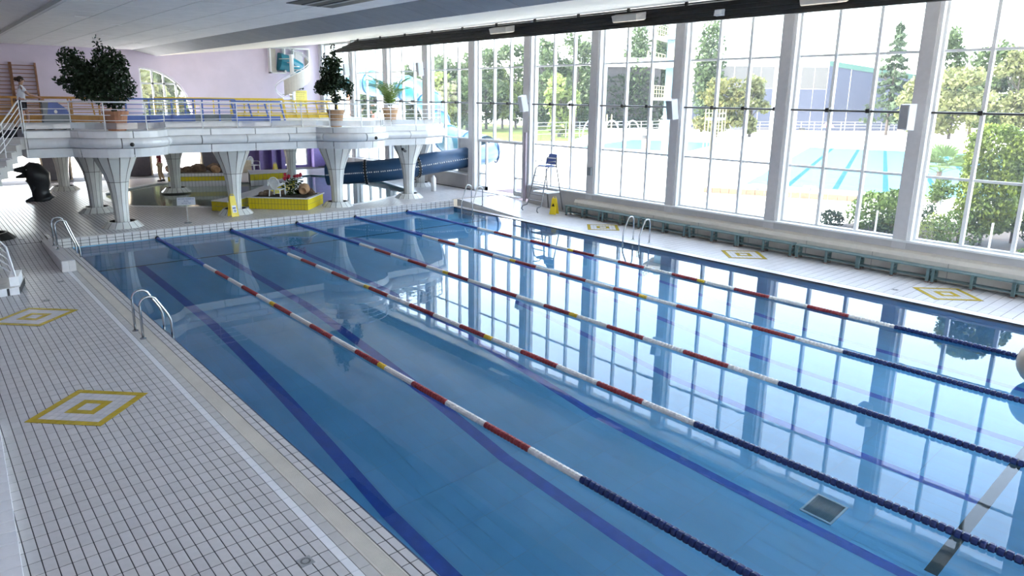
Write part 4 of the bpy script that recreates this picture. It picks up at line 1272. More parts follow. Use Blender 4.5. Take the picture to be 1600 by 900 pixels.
# low yellow wall between the pools
yw = thing('low_wall', 'low yellow tiled divider running back beside the paddling pool', 'wall', kind='structure')
WP = [(5.35, 28.1), (5.75, 27.45), (6.25, 27.75), (8.3, 29.8), (11.1, 33.3), (11.3, 34.1), (10.7, 33.9), (7.9, 30.4), (6.0, 28.5)]
MB().prism(WP, .3, .68).build('core', M['grout_l'], yw)
MB().prism(offs(WP + [WP[0]], .02)[:-1], .68, .71).build('cap', M['tile_w'], yw)
for a, c in ((WP[0], WP[1]), (WP[1], WP[2]), (WP[2], WP[3]), (WP[3], WP[4])): tiled_wall(yw, a, c, .38, .25, M['tile_yb'], .3)
# rock garden behind the paddling pool
rg = thing('rock_garden', 'raised tiled bed with a yellow band behind the paddling pool', 'planter')
RG = [(6.2, 37.3), (9.1, 36.1), (9.6, 37.6), (6.7, 38.6)]
MB().prism(RG, .2, .92).build('core', M['grout_l'], rg)
tiled_wall(rg, RG[0], RG[1], .30, .16, M['tile_w'], .22, rows=1)
tiled_wall(rg, RG[0], RG[1], .22, .16, M['tile_yb'], .52, rows=1)
tiled_wall(rg, RG[0], RG[1], .16, .16, M['tile_w'], .75, rows=1)
tiled_wall(rg, RG[3], RG[0], .7, .25, M['tile_w'], .22)
for k in range(20):
    t_ = R.random(); s_ = R.random()
    rock(6.5 + 2.7 * t_, 37.5 - .9 * t_ + .9 * s_, .92, R.uniform(.16, .36), 'dark brown rock heaped in the bed behind the paddling pool', 'rock', 'rocks behind the paddling pool')
name_rocks()
pt = MB().lathe([(.08, 0), (.18, .1), (.2, .25), (.13, .42), (.16, .46), (.11, .46), (.1, .35)], 14).build('amphora', M['terra2'], smooth=True)
pt.location = (8.25, 36.75, 1.12); pt.rotation_euler = (math.radians(95), 0, .2)
tag(pt, 'tipped clay jar among the dark rocks behind the paddling pool', 'jar')
bx = MB().bbox(0, .95, 0, .5, .3, 1.0, .02).build('storage_chest', M['jamb']); bx.location = (11.1, 41.6, 0)
tag(bx, 'sand coloured chest beside the far garden chair', 'chest')
ut = thing('raised_tub', 'white and yellow tiled tub edge at the back of the paddling pool', 'tub', kind='structure')
TB = [(9.6, 35.3), (11.5, 35.2), (12.2, 36.6), (10.2, 37.2)]
MB().prism(TB, .2, .86).build('core', M['grout_l'], ut)
tiled_wall(ut, TB[0], TB[1], .3, .22, M['tile_w'], .25, rows=1); tiled_wall(ut, TB[0], TB[1], .3, .22, M['tile_yb'], .55, rows=1)
MB().prism(TB, .86, .89).build('cap', M['tile_w'], ut)

# ---------------------------------------------------------------- dolphin statue
dl = thing('dolphin_statue', 'black dolphin statue rearing up on the far deck before a bright arch', 'statue', (.36, 34.95, .3), .0)
dl.scale = (1.08, 1.08, 1.08)
spine = [(.22, 0, .02), (.18, 0, .15), (.14, 0, .4), (.14, 0, .68), (.12, 0, .93), (-.05, 0, 1.13), (-.18, 0, 1.20), (-.30, 0, 1.20)]
rad = [.44, .34, .31, .38, .45, .44, .36, .18]
dm = MB()
dm.tube(spine, rad, 14)
dm.build('body', M['dolphin'], dl, smooth=True)
MB().tube([(-.30, 0, 1.24), (-.52, 0, 1.24), (-.68, 0, 1.25)], [.16, .10, .045], 10).build('upper_beak', M['dolphin'], dl, smooth=True)
MB().tube([(-.26, 0, 1.04), (-.46, 0, .98), (-.60, 0, .96)], [.13, .08, .04], 10).build('lower_beak', M['dolphin'], dl, smooth=True)
MB().add([(.25, -.03, .95), (.48, 0, .72), (.27, -.03, .6), (.25, .03, .95), (.27, .03, .6)], [(0, 2, 1), (3, 1, 4), (0, 1, 3), (2, 4, 1)]).build('dorsal_fin', M['dolphin'], dl)
for s in (-1, 1): MB().add([(-.08, s * .2, .75), (-.16, s * .48, .45), (.02, s * .24, .58), (-.06, s * .18, .7)], [(0, 1, 2), (3, 2, 1), (0, 3, 1), (0, 2, 3)]).build('flipper', M['dolphin'], dl)
MB().tube([(-.40, -.1, .03), (-.1, 0, .08), (.3, .0, .12), (.42, .1, .03)], [.03, .14, .24, .1], 10).build('tail_fluke', M['dolphin'], dl, smooth=True)
for s in (-1, 1): MB().blob((-.26, s * .33, 1.26), .026, 6, 4, 0).build('eye', M['speaker'], dl)

# ---------------------------------------------------------------- navy tube slide
ts = thing('tube_slide', 'navy blue tube slide entering through the window wall', 'slide')
ctrl = catmull([(21.0, 29.2, 2.02), (19.6, 28.75, 1.93), (18.1, 28.52, 1.82), (16.1, 28.35, 1.67), (14.7, 28.55, 1.50), (13.4, 28.95, 1.37), (12.3, 29.7, 1.27), (11.45, 30.35, 1.19)], 5)
ins = [p for p in ctrl if p.x < 18.45]
inside = [tuple(p) for p in ins]
def open_tube(pts, r, th=.03):
    return MB().tube(pts, r, 24, caps=False).tube(pts, r - th, 24, caps=False)
cuts = [0, len(inside) * 9 // 26, len(inside) * 18 // 26, len(inside) - 1]
for a, c in zip(cuts[:-1], cuts[1:]):
    open_tube(inside[a:c + 1], .52).build('tube_section', M['slide'], ts, smooth=True)
def ring_at(i, m=None, r=.60):
    p = Vector(inside[i]); d = (Vector(inside[min(i + 1, len(inside) - 1)]) - Vector(inside[max(0, i - 1)])).normalized()
    fl_ = MB().tube([p - d * .05, p + d * .05], r, 24).build('flange', M['blackm'] if m is None else m, ts)
    a = d.cross(Vector((0, 0, 1))).normalized(); c_ = d.cross(a)
    bm = MB()
    for k in range(24):
        q_ = p + (a * math.cos(2 * PI * k / 24) + c_ * math.sin(2 * PI * k / 24)) * (r - .03)
        bm.tube([q_ - d * .075, q_ + d * .075], .024, 5)
    bm.build('bolts', M['white'], fl_, kind='stuff')
for i in cuts[1:-1]: ring_at(i)
seam = MB()
for i in range(len(inside) - 1):
    p, q_ = Vector(inside[i]), Vector(inside[i + 1])
    for k in range(3):
        c_ = p.lerp(q_, k / 3); d = (q_ - p).normalized(); sd = d.cross(Vector((0, 0, 1))).normalized()
        if sd.y > 0: sd = -sd
        seam.blob(tuple(c_ + sd * .525 + Vector((0, 0, .02))), .034, 6, 4, 0)
seam.build('seam_bolts', M['white'], ts, kind='stuff')
MB().tube([Vector(inside[0]) + Vector((.0, 0, 0)), Vector(inside[0]) + Vector((1.3, .18, .06)), Vector(inside[0]) + Vector((2.4, .75, .16))], [.52, .52, .52], 24, caps=False).build('outer_section', M['slidel'], ts, smooth=True, label='paler blue section outside the glass')
po = MB().lathe([(.13, .3), (.13, 1.05), (.06, 1.16), (.06, 1.2)], 16).build('slide_post', M['white'], ts, smooth=True, label='white support post'); po.location = (16.05, 28.15, -.12)

# ---------------------------------------------------------------- loudspeakers on the columns
def speaker(x, y, z, rz, tilt, lab):
    t = thing('loudspeaker', lab, 'loudspeaker', (x, y, z), rz, 'loudspeakers on the window columns')
    m = MB().add([(-.15, -.14, -.34), (-.15, .14, -.34), (-.15, .14, .34), (-.15, -.14, .34), (.12, -.17, -.36), (.12, .17, -.36), (.12, .17, .36), (.12, -.17, .36)], [(0, 1, 2, 3), (7, 6, 5, 4), (0, 4, 5, 1), (1, 5, 6, 2), (2, 6, 7, 3), (3, 7, 4, 0)])
    o = m.build('cabinet', M['speaker'], t); o.rotation_euler = (0, tilt, 0)
    g_ = MB().box(-.165, -.15, -.12, .12, -.31, .31).build('grille', M['alu'], o)
    MB().tube([(.1, 0, 0), (.3, 0, .02)], .03, 8).build('bracket', M['gplastic'], t)
speaker(17.72, 23.42, 4.62, -.1, -.22, 'pale loudspeaker on the column right of the glazed door')
speaker(17.70, 15.25, 4.52, -.1, -.18, 'pale loudspeaker on the window column that hides part of the diving tower')
speaker(17.70, 7.28, 4.47, -.25, 0, 'pale loudspeaker on the window column left of the tall thuja')
speaker(17.72, 31.75, 6.3, -.1, -.1, 'pale loudspeaker on the column above the slanted end of the gallery')
speaker(17.72, 39.95, 6.45, -.1, -.1, 'pale loudspeaker on the far column beside the potted ficus')
tag(MB().bbox(17.9, 18.0, 19.32, 19.52, 1.75, 2.1, .02).build('wall_phone', M['gplastic']), 'small dark grey box on the window column beyond the benches', 'wall box')
for k, (x, y, z) in enumerate([(13.1, 26.1, 2.55)]):
    t = thing('security_camera', 'black camera under the gallery edge by the tube slide', 'camera', (x, y, z))
    MB().bbox(-.12, .12, -.06, .06, -.05, .05, .01).build('body', M['blackm'], t).rotation_euler = (.2, .5, .4)
    MB().tube([(.1, 0, .05), (.14, .05, .24)], .02, 6).build('bracket', M['gplastic'], t)

# ---------------------------------------------------------------- people
def skin_mesh(name, nodes, edges, root, m, parent, levels=1):
    keys = list(nodes)
    me = bpy.data.meshes.new(name)
    me.from_pydata([nodes[k][:3] for k in keys], [(keys.index(a), keys.index(b)) for a, b in edges], [])
    me.materials.append(m)
    o = link(name, me, parent)
    sk = o.modifiers.new('skin', 'SKIN')
    sk.use_smooth_shade = True
    if not me.skin_vertices: me.attributes.new('skin', 'FLOAT', 'POINT')
    bm = bmesh.new(); bm.from_mesh(me)
    lay = bm.verts.layers.skin.verify()
    bm.verts.ensure_lookup_table()
    for i, k in enumerate(keys):
        r = nodes[k][3]
        bm.verts[i][lay].radius = r if isinstance(r, tuple) else (r, r)
        bm.verts[i][lay].use_root = (k == root)
    bm.to_mesh(me); bm.free()
    ss = o.modifiers.new('sub', 'SUBSURF'); ss.levels = levels; ss.render_levels = levels
    return o
def person(lab, loc, rz, pose, shirt, trousers, short=True, hair=True, skirt=False):
    t = thing('person', lab, 'person', loc, rz)
    n = dict(pel=(0, 0, .90, .115), bel=(.01, 0, 1.05, .105), che=(.03, 0, 1.25, .115), nec=(.04, 0, 1.42, .052), hb=(.06, 0, 1.50, .068), hm=(.075, 0, 1.575, .085), ht=(.07, 0, 1.645, .06))
    e = [('pel', 'bel'), ('bel', 'che'), ('che', 'nec'), ('nec', 'hb'), ('hb', 'hm'), ('hm', 'ht')]
    for s, k in ((1, 'l'), (-1, 'r')):
        lg = pose['leg' + k]; ar = pose['arm' + k]
        n['hip' + k] = (0, s * .09, .86, .085); n['kne' + k] = (lg[0][0], s * .095, lg[0][1], .055); n['ank' + k] = (lg[1][0], s * .095, lg[1][1], .037)
        n['toe' + k] = (lg[1][0] + .15, s * .11, max(.03, lg[1][1] - .05), .032)
        e += [('pel', 'hip' + k), ('hip' + k, 'kne' + k), ('kne' + k, 'ank' + k), ('ank' + k, 'toe' + k)]
        n['sho' + k] = (.02, s * .17, 1.36, .052); n['elb' + k] = (ar[0][0], s * ar[0][1], ar[0][2], .037); n['wri' + k] = (ar[1][0], s * ar[1][1], ar[1][2], .026)
        d = (Vector(n['wri' + k][:3]) - Vector(n['elb' + k][:3])).normalized()
        w = Vector(n['wri' + k][:3]); pm_ = w + d * .05
        n['pal' + k] = (*pm_, .026)
        e += [('che', 'sho' + k), ('sho' + k, 'elb' + k), ('elb' + k, 'wri' + k), ('wri' + k, 'pal' + k)]
        for f in range(4):
            off = Vector((0, s * (-.03 + .02 * f), 0)); ln = (.06, .072, .066, .05)[f]
            a = pm_ + d * .04 + off; b_ = a + d * ln * .5 + Vector((0, 0, -.012)); c = b_ + d * ln * .3 + Vector((0, 0, -.03))
            for q_, p_ in (('a', a), ('b', b_), ('c', c)): n['f%s%d%s' % (k, f, q_)] = (*p_, .0085)
            e += [('pal' + k, 'f%s%da' % (k, f)), ('f%s%da' % (k, f), 'f%s%db' % (k, f)), ('f%s%db' % (k, f), 'f%s%dc' % (k, f))]
        a = w + d * .03 + Vector((0, -s * .04, .0)); b_ = a + d * .04 + Vector((0, -s * .012, -.015))
        n['t%sa' % k] = (*a, .010); n['t%sb' % k] = (*b_, .009)
        e += [('wri' + k, 't%sa' % k), ('t%sa' % k, 't%sb' % k)]
    skin_mesh('body', n, e, 'pel', M['skin'], t, 1)
    # shirt
    sn = {k: (*n[k][:3], n[k][3] + .022) for k in ('pel', 'bel', 'che')}
    sn['nk'] = (.035, 0, 1.40, .065)
    se = [('pel', 'bel'), ('bel', 'che'), ('che', 'nk')]
    for k in 'lr':
        sn['sho' + k] = (*n['sho' + k][:3], .072)
        m_ = Vector(n['sho' + k][:3]).lerp(Vector(n['elb' + k][:3]), .62); sn['slv' + k] = (*m_, .062)
        se += [('che', 'sho' + k), ('sho' + k, 'slv' + k)]
    skin_mesh('shirt', sn, se, 'che', shirt, t, 1)
    tn = {'pel': (0, 0, .91, .125)}; te = []
    for k in 'lr':
        tn['hip' + k] = (*n['hip' + k][:3], .105)
        if short: m_ = Vector(n['hip' + k][:3]).lerp(Vector(n['kne' + k][:3]), .7); tn['hem' + k] = (*m_, .085); te += [('pel', 'hip' + k), ('hip' + k, 'hem' + k)]
        else:
            tn['kn' + k] = (*n['kne' + k][:3], .08); a_ = n['ank' + k]; tn['hem' + k] = (a_[0], a_[1], a_[2] + .02, .065)
            te += [('pel', 'hip' + k), ('hip' + k, 'kn' + k), ('kn' + k, 'hem' + k)]
    skin_mesh('shorts' if short else 'trousers', tn, te, 'pel', trousers, t, 1)
    h = MB().blob((.045, 0, 1.60), .105, 12, 8, .04, (.98, .88, .95)).blob((-.075, 0, 1.60), .05, 8, 6, .08).build('hair', M['hair'], t, smooth=True)
    fc = MB()
    fc.blob((.162, 0, 1.565), .016, 6, 4, 0, (1, .8, 1.3))
    fc.build('nose', M['skin'], t)
    ey = MB()
    for s in (-1, 1): ey.blob((.148, s * .032, 1.59), .011, 6, 4, 0)
    ey.build('eyes', M['hair'], t)
    MB().blob((.150, 0, 1.53), .018, 6, 4, 0, (.4, 1, .3)).build('mouth', M['redcloth'], t)
    er = MB()
    for s in (-1, 1): er.blob((.06, s * .088, 1.575), .022, 6, 4, 0, (.8, .4, 1.2))
    er.build('ears', M['skin'], t)
    sh = MB()
    for k in 'lr':
        a_, b_ = n['ank' + k], n['toe' + k]
        sh.tube([(a_[0] - .05, a_[1], .035 + (a_[2] - .08)), (a_[0] + .05, a_[1], .04 + (a_[2] - .08)), (b_[0] + .03, b_[1], .03 + max(0, a_[2] - .08))], [.04, .048, .03], 8)
    sh.build('shoes', M['rubber'], t)
    return t
person('person in white t-shirt and dark shorts pushing the cleaning machine on the gallery', (-.55, 27.15, 3.6), .0,
       dict(legl=((.14, .50), (.10, .08)), legr=((-.02, .48), (-.28, .12)), arml=((.22, .22, 1.14), (.46, .16, 1.06)), armr=((.20, .22, 1.12), (.46, .16, 1.04))), M['tshirt'], M['shorts'])
person('person in a dark red top and beige trousers walking outside the third bright arch', (6.45, 39.6, .3), 2.6,
       dict(legl=((.05, .49), (-.02, .08)), legr=((.0, .49), (-.12, .09)), arml=((-.02, .26, 1.12), (.08, .27, .9)), armr=((.02, .26, 1.12), (.12, .25, .9))), M['redcloth'], M['beigecloth'], short=False)
hr = thing('ramp_handrail', 'white double handrail sloping across the third bright arch', 'railing', (0, 0, 0))
for k in range(2): MB().tube([(6.6, 43.6, 1.45 + .35 * k), (8.3, 43.6, 2.1 + .35 * k)], .03, 6).build('rail', M['railw'], hr)
for x in (6.75, 8.2): MB().tube([(x, 43.6, .3), (x, 43.6, 2.4)], .03, 6).build('post', M['railw'], hr)

cl = thing('cleaning_machine', 'blue and grey floor cleaning machine pushed along the gallery', 'cleaning machine', (.33, 27.2, 3.6))
cl.scale = (.8, .8, .95)
def sideprism(poly, y0, y1, mb=None):
    mb = mb or MB(); n = len(poly)
    mb.add([(x, y0, z) for x, z in poly] + [(x, y1, z) for x, z in poly], [tuple(range(n)), tuple(range(n, 2 * n))[::-1]] + [(i, n + i, n + (i + 1) % n, (i + 1) % n) for i in range(n)])
    return mb
sideprism([(-.42, .12), (.45, .12), (.52, .3), (.48, .52), (-.40, .52), (-.46, .3)], -.27, .27).build('body', M['gplastic'], cl)
sideprism([(-.30, .52), (.48, .52), (.40, .72), (.20, .86), (.10, .93), (-.22, .93)], -.25, .25).build('tank', M['bplastic'], cl)
sideprism([(-.44, .52), (-.30, .52), (-.22, .93), (-.44, .93)], -.24, .24).build('rear_tank', M['gplastic'], cl)
MB().tube([(-.40, -.2, .88), (-.52, -.2, .98), (-.52, .2, .98), (-.40, .2, .88)], .02, 6).build('handle', M['rubber'], cl)
MB().lathe([(.06, 0), (.06, .012)], 14).build('emblem', M['wplastic'], cl).matrix_local = Matrix.Translation((.0, -.262, .62)) @ Matrix.Rotation(PI / 2, 4, 'X')
for x in (-.25, .25):
    for s in (-1, 1):
        w_ = MB().lathe([(.12, -.03), (.12, .03)], 16).build('wheel', M['rubber'], cl); w_.matrix_local = Matrix.Translation((x, s * .26, .12)) @ Matrix.Rotation(PI / 2, 4, 'X')
MB().box(.42, .56, -.34, .34, .02, .10).build('squeegee', M['rubber'], cl)

# ---------------------------------------------------------------- plants on the gallery
def pot(t, r0, r1, h, m, band=None):
    MB().lathe([(r0, 0), (r1 * .96, h * .82), (r1 * 1.06, h * .83), (r1 * 1.08, h), (r1 * .92, h), (r1 * .9, h * .9)], 20).build('pot', m, t, smooth=False)
    if band: MB().lathe([(r0 * 1.03, h * .14), (r1 * .85, h * .56)], 20).build('pot_band', band, t)
    MB().lathe([(.001, h * .9), (r1 * .9, h * .91)], 16).build('soil', M['soil'], t)
def leafcloud(mb, lobes, n, size, rnd=R):
    tot = sum(l[3] * l[4] * l[5] for l in lobes)
    for cx, cy_, cz, rx, ry, rz in lobes:
        k = int(n * rx * ry * rz / tot)
        for _ in range(k):
            d = Vector((rnd.gauss(0, 1), rnd.gauss(0, 1), rnd.gauss(0, 1))).normalized()
            r = rnd.random() ** .45
            mb.leaf((cx + d.x * rx * r, cy_ + d.y * ry * r, cz + d.z * rz * r), size * rnd.uniform(.7, 1.3), rnd)
t = thing('potted_ficus', 'large dark potted ficus with two broad lobes on the left half of the gallery', 'plant', (1.72, 25.25, 3.625))
pot(t, .26, .36, .62, M['terra'])
MB().tube([(0, 0, .5), (-.05, .05, 1.0), (-.1, .1, 1.6)], [.06, .05, .04], 8).tube([(-.03, .03, .9), (-.6, .2, 1.3), (-1.1, .2, 1.8)], [.045, .035, .02], 7).build('trunk', M['bark'], t)
m = MB()
leafcloud(m, [(-.12, .1, 1.70, .72, .6, .62), (-.02, .1, 2.25, .48, .4, .42), (-.25, .15, 2.68, .14, .14, .28), (-.85, .2, 1.60, .58, .55, .6), (-.98, .2, 2.15, .44, .4, .42), (-.5, .1, 1.35, .7, .5, .5), (-1.40, .1, 1.5, .28, .2, .14), (.4, .1, 1.35, .36, .35, .45), (-.1, .1, 1.05, .6, .3, .3), (.05, 0, .85, .26, .26, .3), (-1.2, .1, 2.4, .2, .2, .16), (.35, .1, 2.1, .26, .26, .3)], 6000, .12)
m.build('foliage', M['leafd'], t, kind='stuff')
t = thing('potted_ficus', 'slender dark potted ficus in a banded terracotta pot on the right half of the gallery', 'plant', (9.62, 25.55, 3.625))
pot(t, .22, .33, .68, M['terra2'], M['wplastic'])
MB().tube([(0, 0, .55), (.02, 0, 1.1), (-.05, 0, 2.2), (-.02, 0, 2.9)], [.05, .045, .03, .012], 8).build('trunk', M['bark'], t)
m = MB()
leafcloud(m, [(-.30, 0, 1.55, .5, .45, .36), (.0, 0, 1.75, .6, .5, .34), (-.12, 0, 2.15, .46, .4, .34), (-.05, 0, 2.5, .34, .3, .3), (-.02, 0, 2.95, .14, .14, .3), (.52, 0, 1.55, .3, .28, .3), (-.62, 0, 1.45, .26, .25, .22), (.62, 0, 1.25, .14, .14, .2), (.03, 0, 1.1, .24, .24, .24), (-.35, 0, 2.55, .16, .16, .26), (.22, 0, 2.5, .2, .2, .2)], 4000, .115)
m.build('foliage', M['leafd'], t, kind='stuff')
t = thing('potted_palm', 'potted palm with arching yellow green fronds by the slanted gallery end', 'plant', (15.75, 31.6, 3.6))
t.scale = (1.45, 1.45, 1.5)
pot(t, .2, .28, .45, M['terra2'])
for k in range(17):
    a = 2 * PI * k / 17 + R.uniform(-.2, .2); L_ = R.uniform(.9, 1.35); up = R.uniform(1.0, 1.6)
    fr = MB(); pts = []
    for i in range(8):
        s = i / 7
        pts.append(Vector((math.cos(a) * L_ * .75 * s ** 1.3, math.sin(a) * L_ * .75 * s ** 1.3, .5 + up * s * 1.15 - .75 * s * s)))
    fr.tube(pts, .01, 4)
    for i in range(1, 8):
        d = (pts[i] - pts[i - 1]).normalized(); sd = d.cross(Vector((0, 0, 1))).normalized()
        for s in (-1, 1):
            for j in (0, .5):
                b_ = pts[i - 1].lerp(pts[i], j); tip = b_ + sd * s * .24 + d * .22 + Vector((0, 0, -.05))
                fr.add([b_, b_ + d * .05, tip], [(0, 1, 2)])
    fr.build('frond', M['palm'], t)

# ---------------------------------------------------------------- coloured guard rails at the back of the gallery
def guard(lab, x0, x1, y, m, panel, slant=0.0, n=6, h=1.0, cat='guard rail', z0=3.6):
    t = thing('guard_rail', lab, cat, (x0, y, z0))
    W = x1 - x0
    MB().tube([(0, 0, h), (W, 0, h)], .035, 8).build('handrail', m, t)
    for z in (.78, .6, .44): MB().tube([(0, slant * (z - 1), z), (W, slant * (z - 1), z)], .018, 6).build('rail', m, t)
    for k in range(n):
        x = W * k / (n - 1)
        MB().obox((x + slant * .35, -slant * .2, 0), (x, 0, h), .06, .05, (0, 1, 0)).build('post', m, t)
    if panel: MB().box(0, W, .03, .05, .05, .34).build('panel', panel, t)
guard('orange wooden guard rail at the back of the gallery behind the cleaning machine', -2.2, 3.6, 32.5, M['woodo'], M['woodo'], 0, 7)
guard('orange slatted guard rail farther back between the potted ficus and the gym bars', -.5, 4.2, 37.5, M['woodo'], None, .3, 6)
guard('blue guard rail with a solid blue foot behind the left potted ficus', 3.4, 6.0, 31.5, M['blue'], M['blue'], 0, 4)
guard('grey blue guard rail in the middle of the gallery', 6.1, 8.3, 33.0, M['blue'], M['gplastic'], 0, 4)
guard('blue slanted guard rail with pale blue foot in the middle of the gallery', 6.9, 9.0, 29.5, M['blue'], M['blue'], .5, 4, .95)
guard('long yellow rail at the back under the lilac wall', 7.0, 14.2, 41.5, M['yellow'], None, 0, 8, 1.02)
guard('yellow slanted guard rail nearest the spiral stair', 12.1, 15.2, 36.5, M['yellow'], M['yellow'], .4, 6, .95)
guard('yellow guard rail behind the blue one at mid gallery', 9.2, 12.0, 36.2, M['yellow'], M['yellow'], 0, 5)

# ================================================================ OUTDOORS
gnd = tag(MB().quad((18.5, -80, -.06), (400, -80, -.06), (400, 400, -.06), (18.5, 400, -.06)).build('ground_outside', M['concrete']), 'bright sunlit paving outside the windows', 'ground', kind='structure')
MB().quad((-80, 44.8, -.05), (18.5, 44.8, -.05), (18.5, 150, -.05), (-80, 150, -.05)).build('ground_behind', M['concrete'], gnd)
lawn = tag(MB().prism([(40, 66), (58, 60), (90, 84), (80, 180), (30, 180)], -.06, -.03).build('lawn', M['grass']), 'strip of lawn under the trees beyond the paving', 'lawn', kind='structure')
MB().prism([(18.6, -10), (26.6, -10), (29.5, 9.8), (23.8, 13.0), (18.6, 11.6)], -.06, -.02).build('planting_bed', M['soil'], lawn)
# outdoor pools
MB().prism([(18.7, 23.0), (22.5, 23.4), (23.0, 28.5), (18.7, 28.8)], -.055, -.035).build('brick_paving', mat('pinkish_paving', (0.16, 0.105, 0.10), .8, var=.1), gnd)
e1 = Vector((.93, .37)).normalized(); n1 = Vector((e1.y, -e1.x))
def opool(P0, L_, W_, lab, lanes):
    P0 = Vector(P0)
    t = thing('outdoor_pool', lab, 'pool', kind='structure')
    q_ = [P0, P0 + e1 * L_, P0 + e1 * L_ + n1 * W_, P0 + n1 * W_]
    MB().prism([(p.x, p.y) for p in q_], -.055, -.045).build('basin', M['opool'], t)
    for k in range(lanes):
        a = P0 + n1 * (W_ * (k + 1) / (lanes + 1)) + e1 * 1.2; b_ = a + e1 * (L_ - 2.4)
        MB().obox((a.x, a.y, -.043), (b_.x, b_.y, -.043), .3, .004).build('lane_line', M['lane_o'], t)
    rim = MB()
    for k in range(4):
        a, b_ = q_[k], q_[(k + 1) % 4]; rim.obox((a.x, a.y, -.03), (b_.x, b_.y, -.03), .5, .07)
    rim.build('rim', M['concrete'], t)
opool((34.3, 22.3), 44, 21, 'turquoise outdoor lane pool seen through the middle windows', 7)
opool((50, 51.5), 20, 12, 'turquoise outdoor diving pool beside the diving tower', 0)
# curb of pinkish blocks and two starting blocks
cb = thing('curb', 'pinkish block curb in front of the outdoor lane pool', 'curb')
c0, c1 = Vector((29.6, 21.6)), Vector((33.4, 14.2))
d = (c1 - c0).normalized(); a = math.atan2(d.y, d.x)
me = MB().bbox(.008, .442, -.14, .14, 0, .3, .02).mesh('block', M['brickp'])
for k in range(int((c1 - c0).length / .45)):
    p = c0 + d * .45 * k; link('block', me, cb, (p.x, p.y, -.06), (0, 0, a))
def startblock(x, y, digit, lab):
    t = thing('starting_block', lab, 'starting block', (x, y, -.06), math.atan2(e1.y, e1.x) + .0, 'outdoor starting blocks')
    MB().add([(-.28, -.3, 0), (.28, -.3, 0), (.28, .3, 0), (-.28, .3, 0), (-.28, -.3, .62), (.28, -.3, .5), (.28, .3, .5), (-.28, .3, .62)], [(4, 5, 6, 7), (0, 1, 5, 4), (1, 2, 6, 5), (2, 3, 7, 6), (3, 0, 4, 7)]).build('block', M['white'], t)
    MB().box(-.30, -.285, -.27, .27, .05, .58).build('number_plate', mat('pink_plate', (.8, .6, .5), .5), t)
    text(digit, .5, (-.305, 0, .31), (PI / 2, 0, -PI / 2), M['signtxt'], t, 'number')
startblock(31.2, 19.25, '8', 'pale starting block with the figure eight, left of its twin')
startblock(32.75, 17.15, '7', 'pale starting block with the figure seven, right of its twin')
# trees
RT = random.Random(21)
def crown(kind, h, r):
    mb = MB(); n = 0
    if kind == 'poplar':
        lob = [(0, 0, h * (.12 + .8 * i / 9), r * (.55 + .45 * math.sin(PI * (i + 1) / 11)), r * (.55 + .45 * math.sin(PI * (i + 1) / 11)), h * .085) for i in range(10)] + [(RT.uniform(-.2, .2) * r, 0, h * .96, r * .3, r * .3, h * .05)]
        leafcloud(mb, lob, 3200, .75, RT)
    elif kind == 'conifer':
        for i in range(13):
            z = h * (.16 + .8 * i / 12); rr = r * (1.02 - .92 * i / 12)
            for k in range(11):
                a = RT.uniform(0, 2 * PI); L_ = rr * RT.uniform(.7, 1.1)
                for j in range(16):
                    s = RT.random()
                    mb.leaf((math.cos(a) * L_ * s + RT.gauss(0, .18), math.sin(a) * L_ * s + RT.gauss(0, .18), z - .5 * s * (1 + rr * .15) + RT.gauss(0, .16)), .85, RT)
        mb.tube([(0, 0, h * .9), (0, 0, h)], .12, 4)
    else:
        lob = []
        nl = 22
        for i in range(nl):
            a = RT.uniform(0, 2 * PI); zz = RT.uniform(.13, .93); w_ = math.sin(PI * min(1, (zz - .08) / .95)) ** .6
            rr = r * w_ * RT.uniform(.3, .85)
            lob.append((math.cos(a) * rr, math.sin(a) * rr, h * zz, r * RT.uniform(.3, .5), r * RT.uniform(.3, .5), h * RT.uniform(.07, .13)))
        leafcloud(mb, lob, 3000, .72 if h > 6 else .3, RT)
    return mb
TREES = [('dense', 63.8, 119.2, 8.6, 2.40), ('dense', 63.5, 93.2, 11.6, 4.4), ('dense', 69.6, 91.0, 12.8, 4.4), ('dense', 77.6, 92.8, 14.7, 4.2),
 ('dense', 77.7, 84.7, 15.3, 3.8), ('light', 63.5, 67.6, 8.0, 2.4), ('dense', 87.3, 87.6, 16.3, 4.0), ('poplar', 99.6, 84.4, 18.3, 3.0), ('poplar', 107.2, 84.9, 19.1, 2.0),
 ('poplar', 103.4, 71.6, 18.4, 3.0), ('ochre', 85.1, 57.1, 8.3, 4.29), ('conifer', 118.7, 47.3, 17.9, 4.6), ('dense', 134.2, 44.8, 17.9, 2.72), ('pale', 115.5, 37.0, 10.8, 5.18),
 ('dense', 132.6, 37.3, 15.7, 4.13), ('pale', 130.9, 33.1, 15.0, 3.99), ('pale', 106.3, 38.9, 8.7, 2.49), ('dense', 63.5, 103.5, 9.9, 3.27), ('dense', 62.3, 86.6, 9.0, 2.91),
 ('pale', 134.2, 26.2, 15.0, 5.81), ('dense', 141.8, 20.3, 17.0, 5.81), ('light', 58.8, 88.2, 8.9, 2.88), ('pale', 71.2, 99.8, 10.6, 2.77), ('light', 73.8, 91.9, 10.0, 3.21), ('pale', 86.7, 97.6, 11.8, 2.36), ('dense', 94.7, 91.3, 13.7, 2.66), ('pale', 90.7, 55.4, 9.8, 2.31), ('pale', 136.5, 40.6, 10.7, 4.90), ('dense', 143.6, 37.5, 12.0, 4.43), ('pale', 9.5, 62.0, 8.5, 3.2), ('dense', 14.5, 66.0, 10.0, 3.2)]
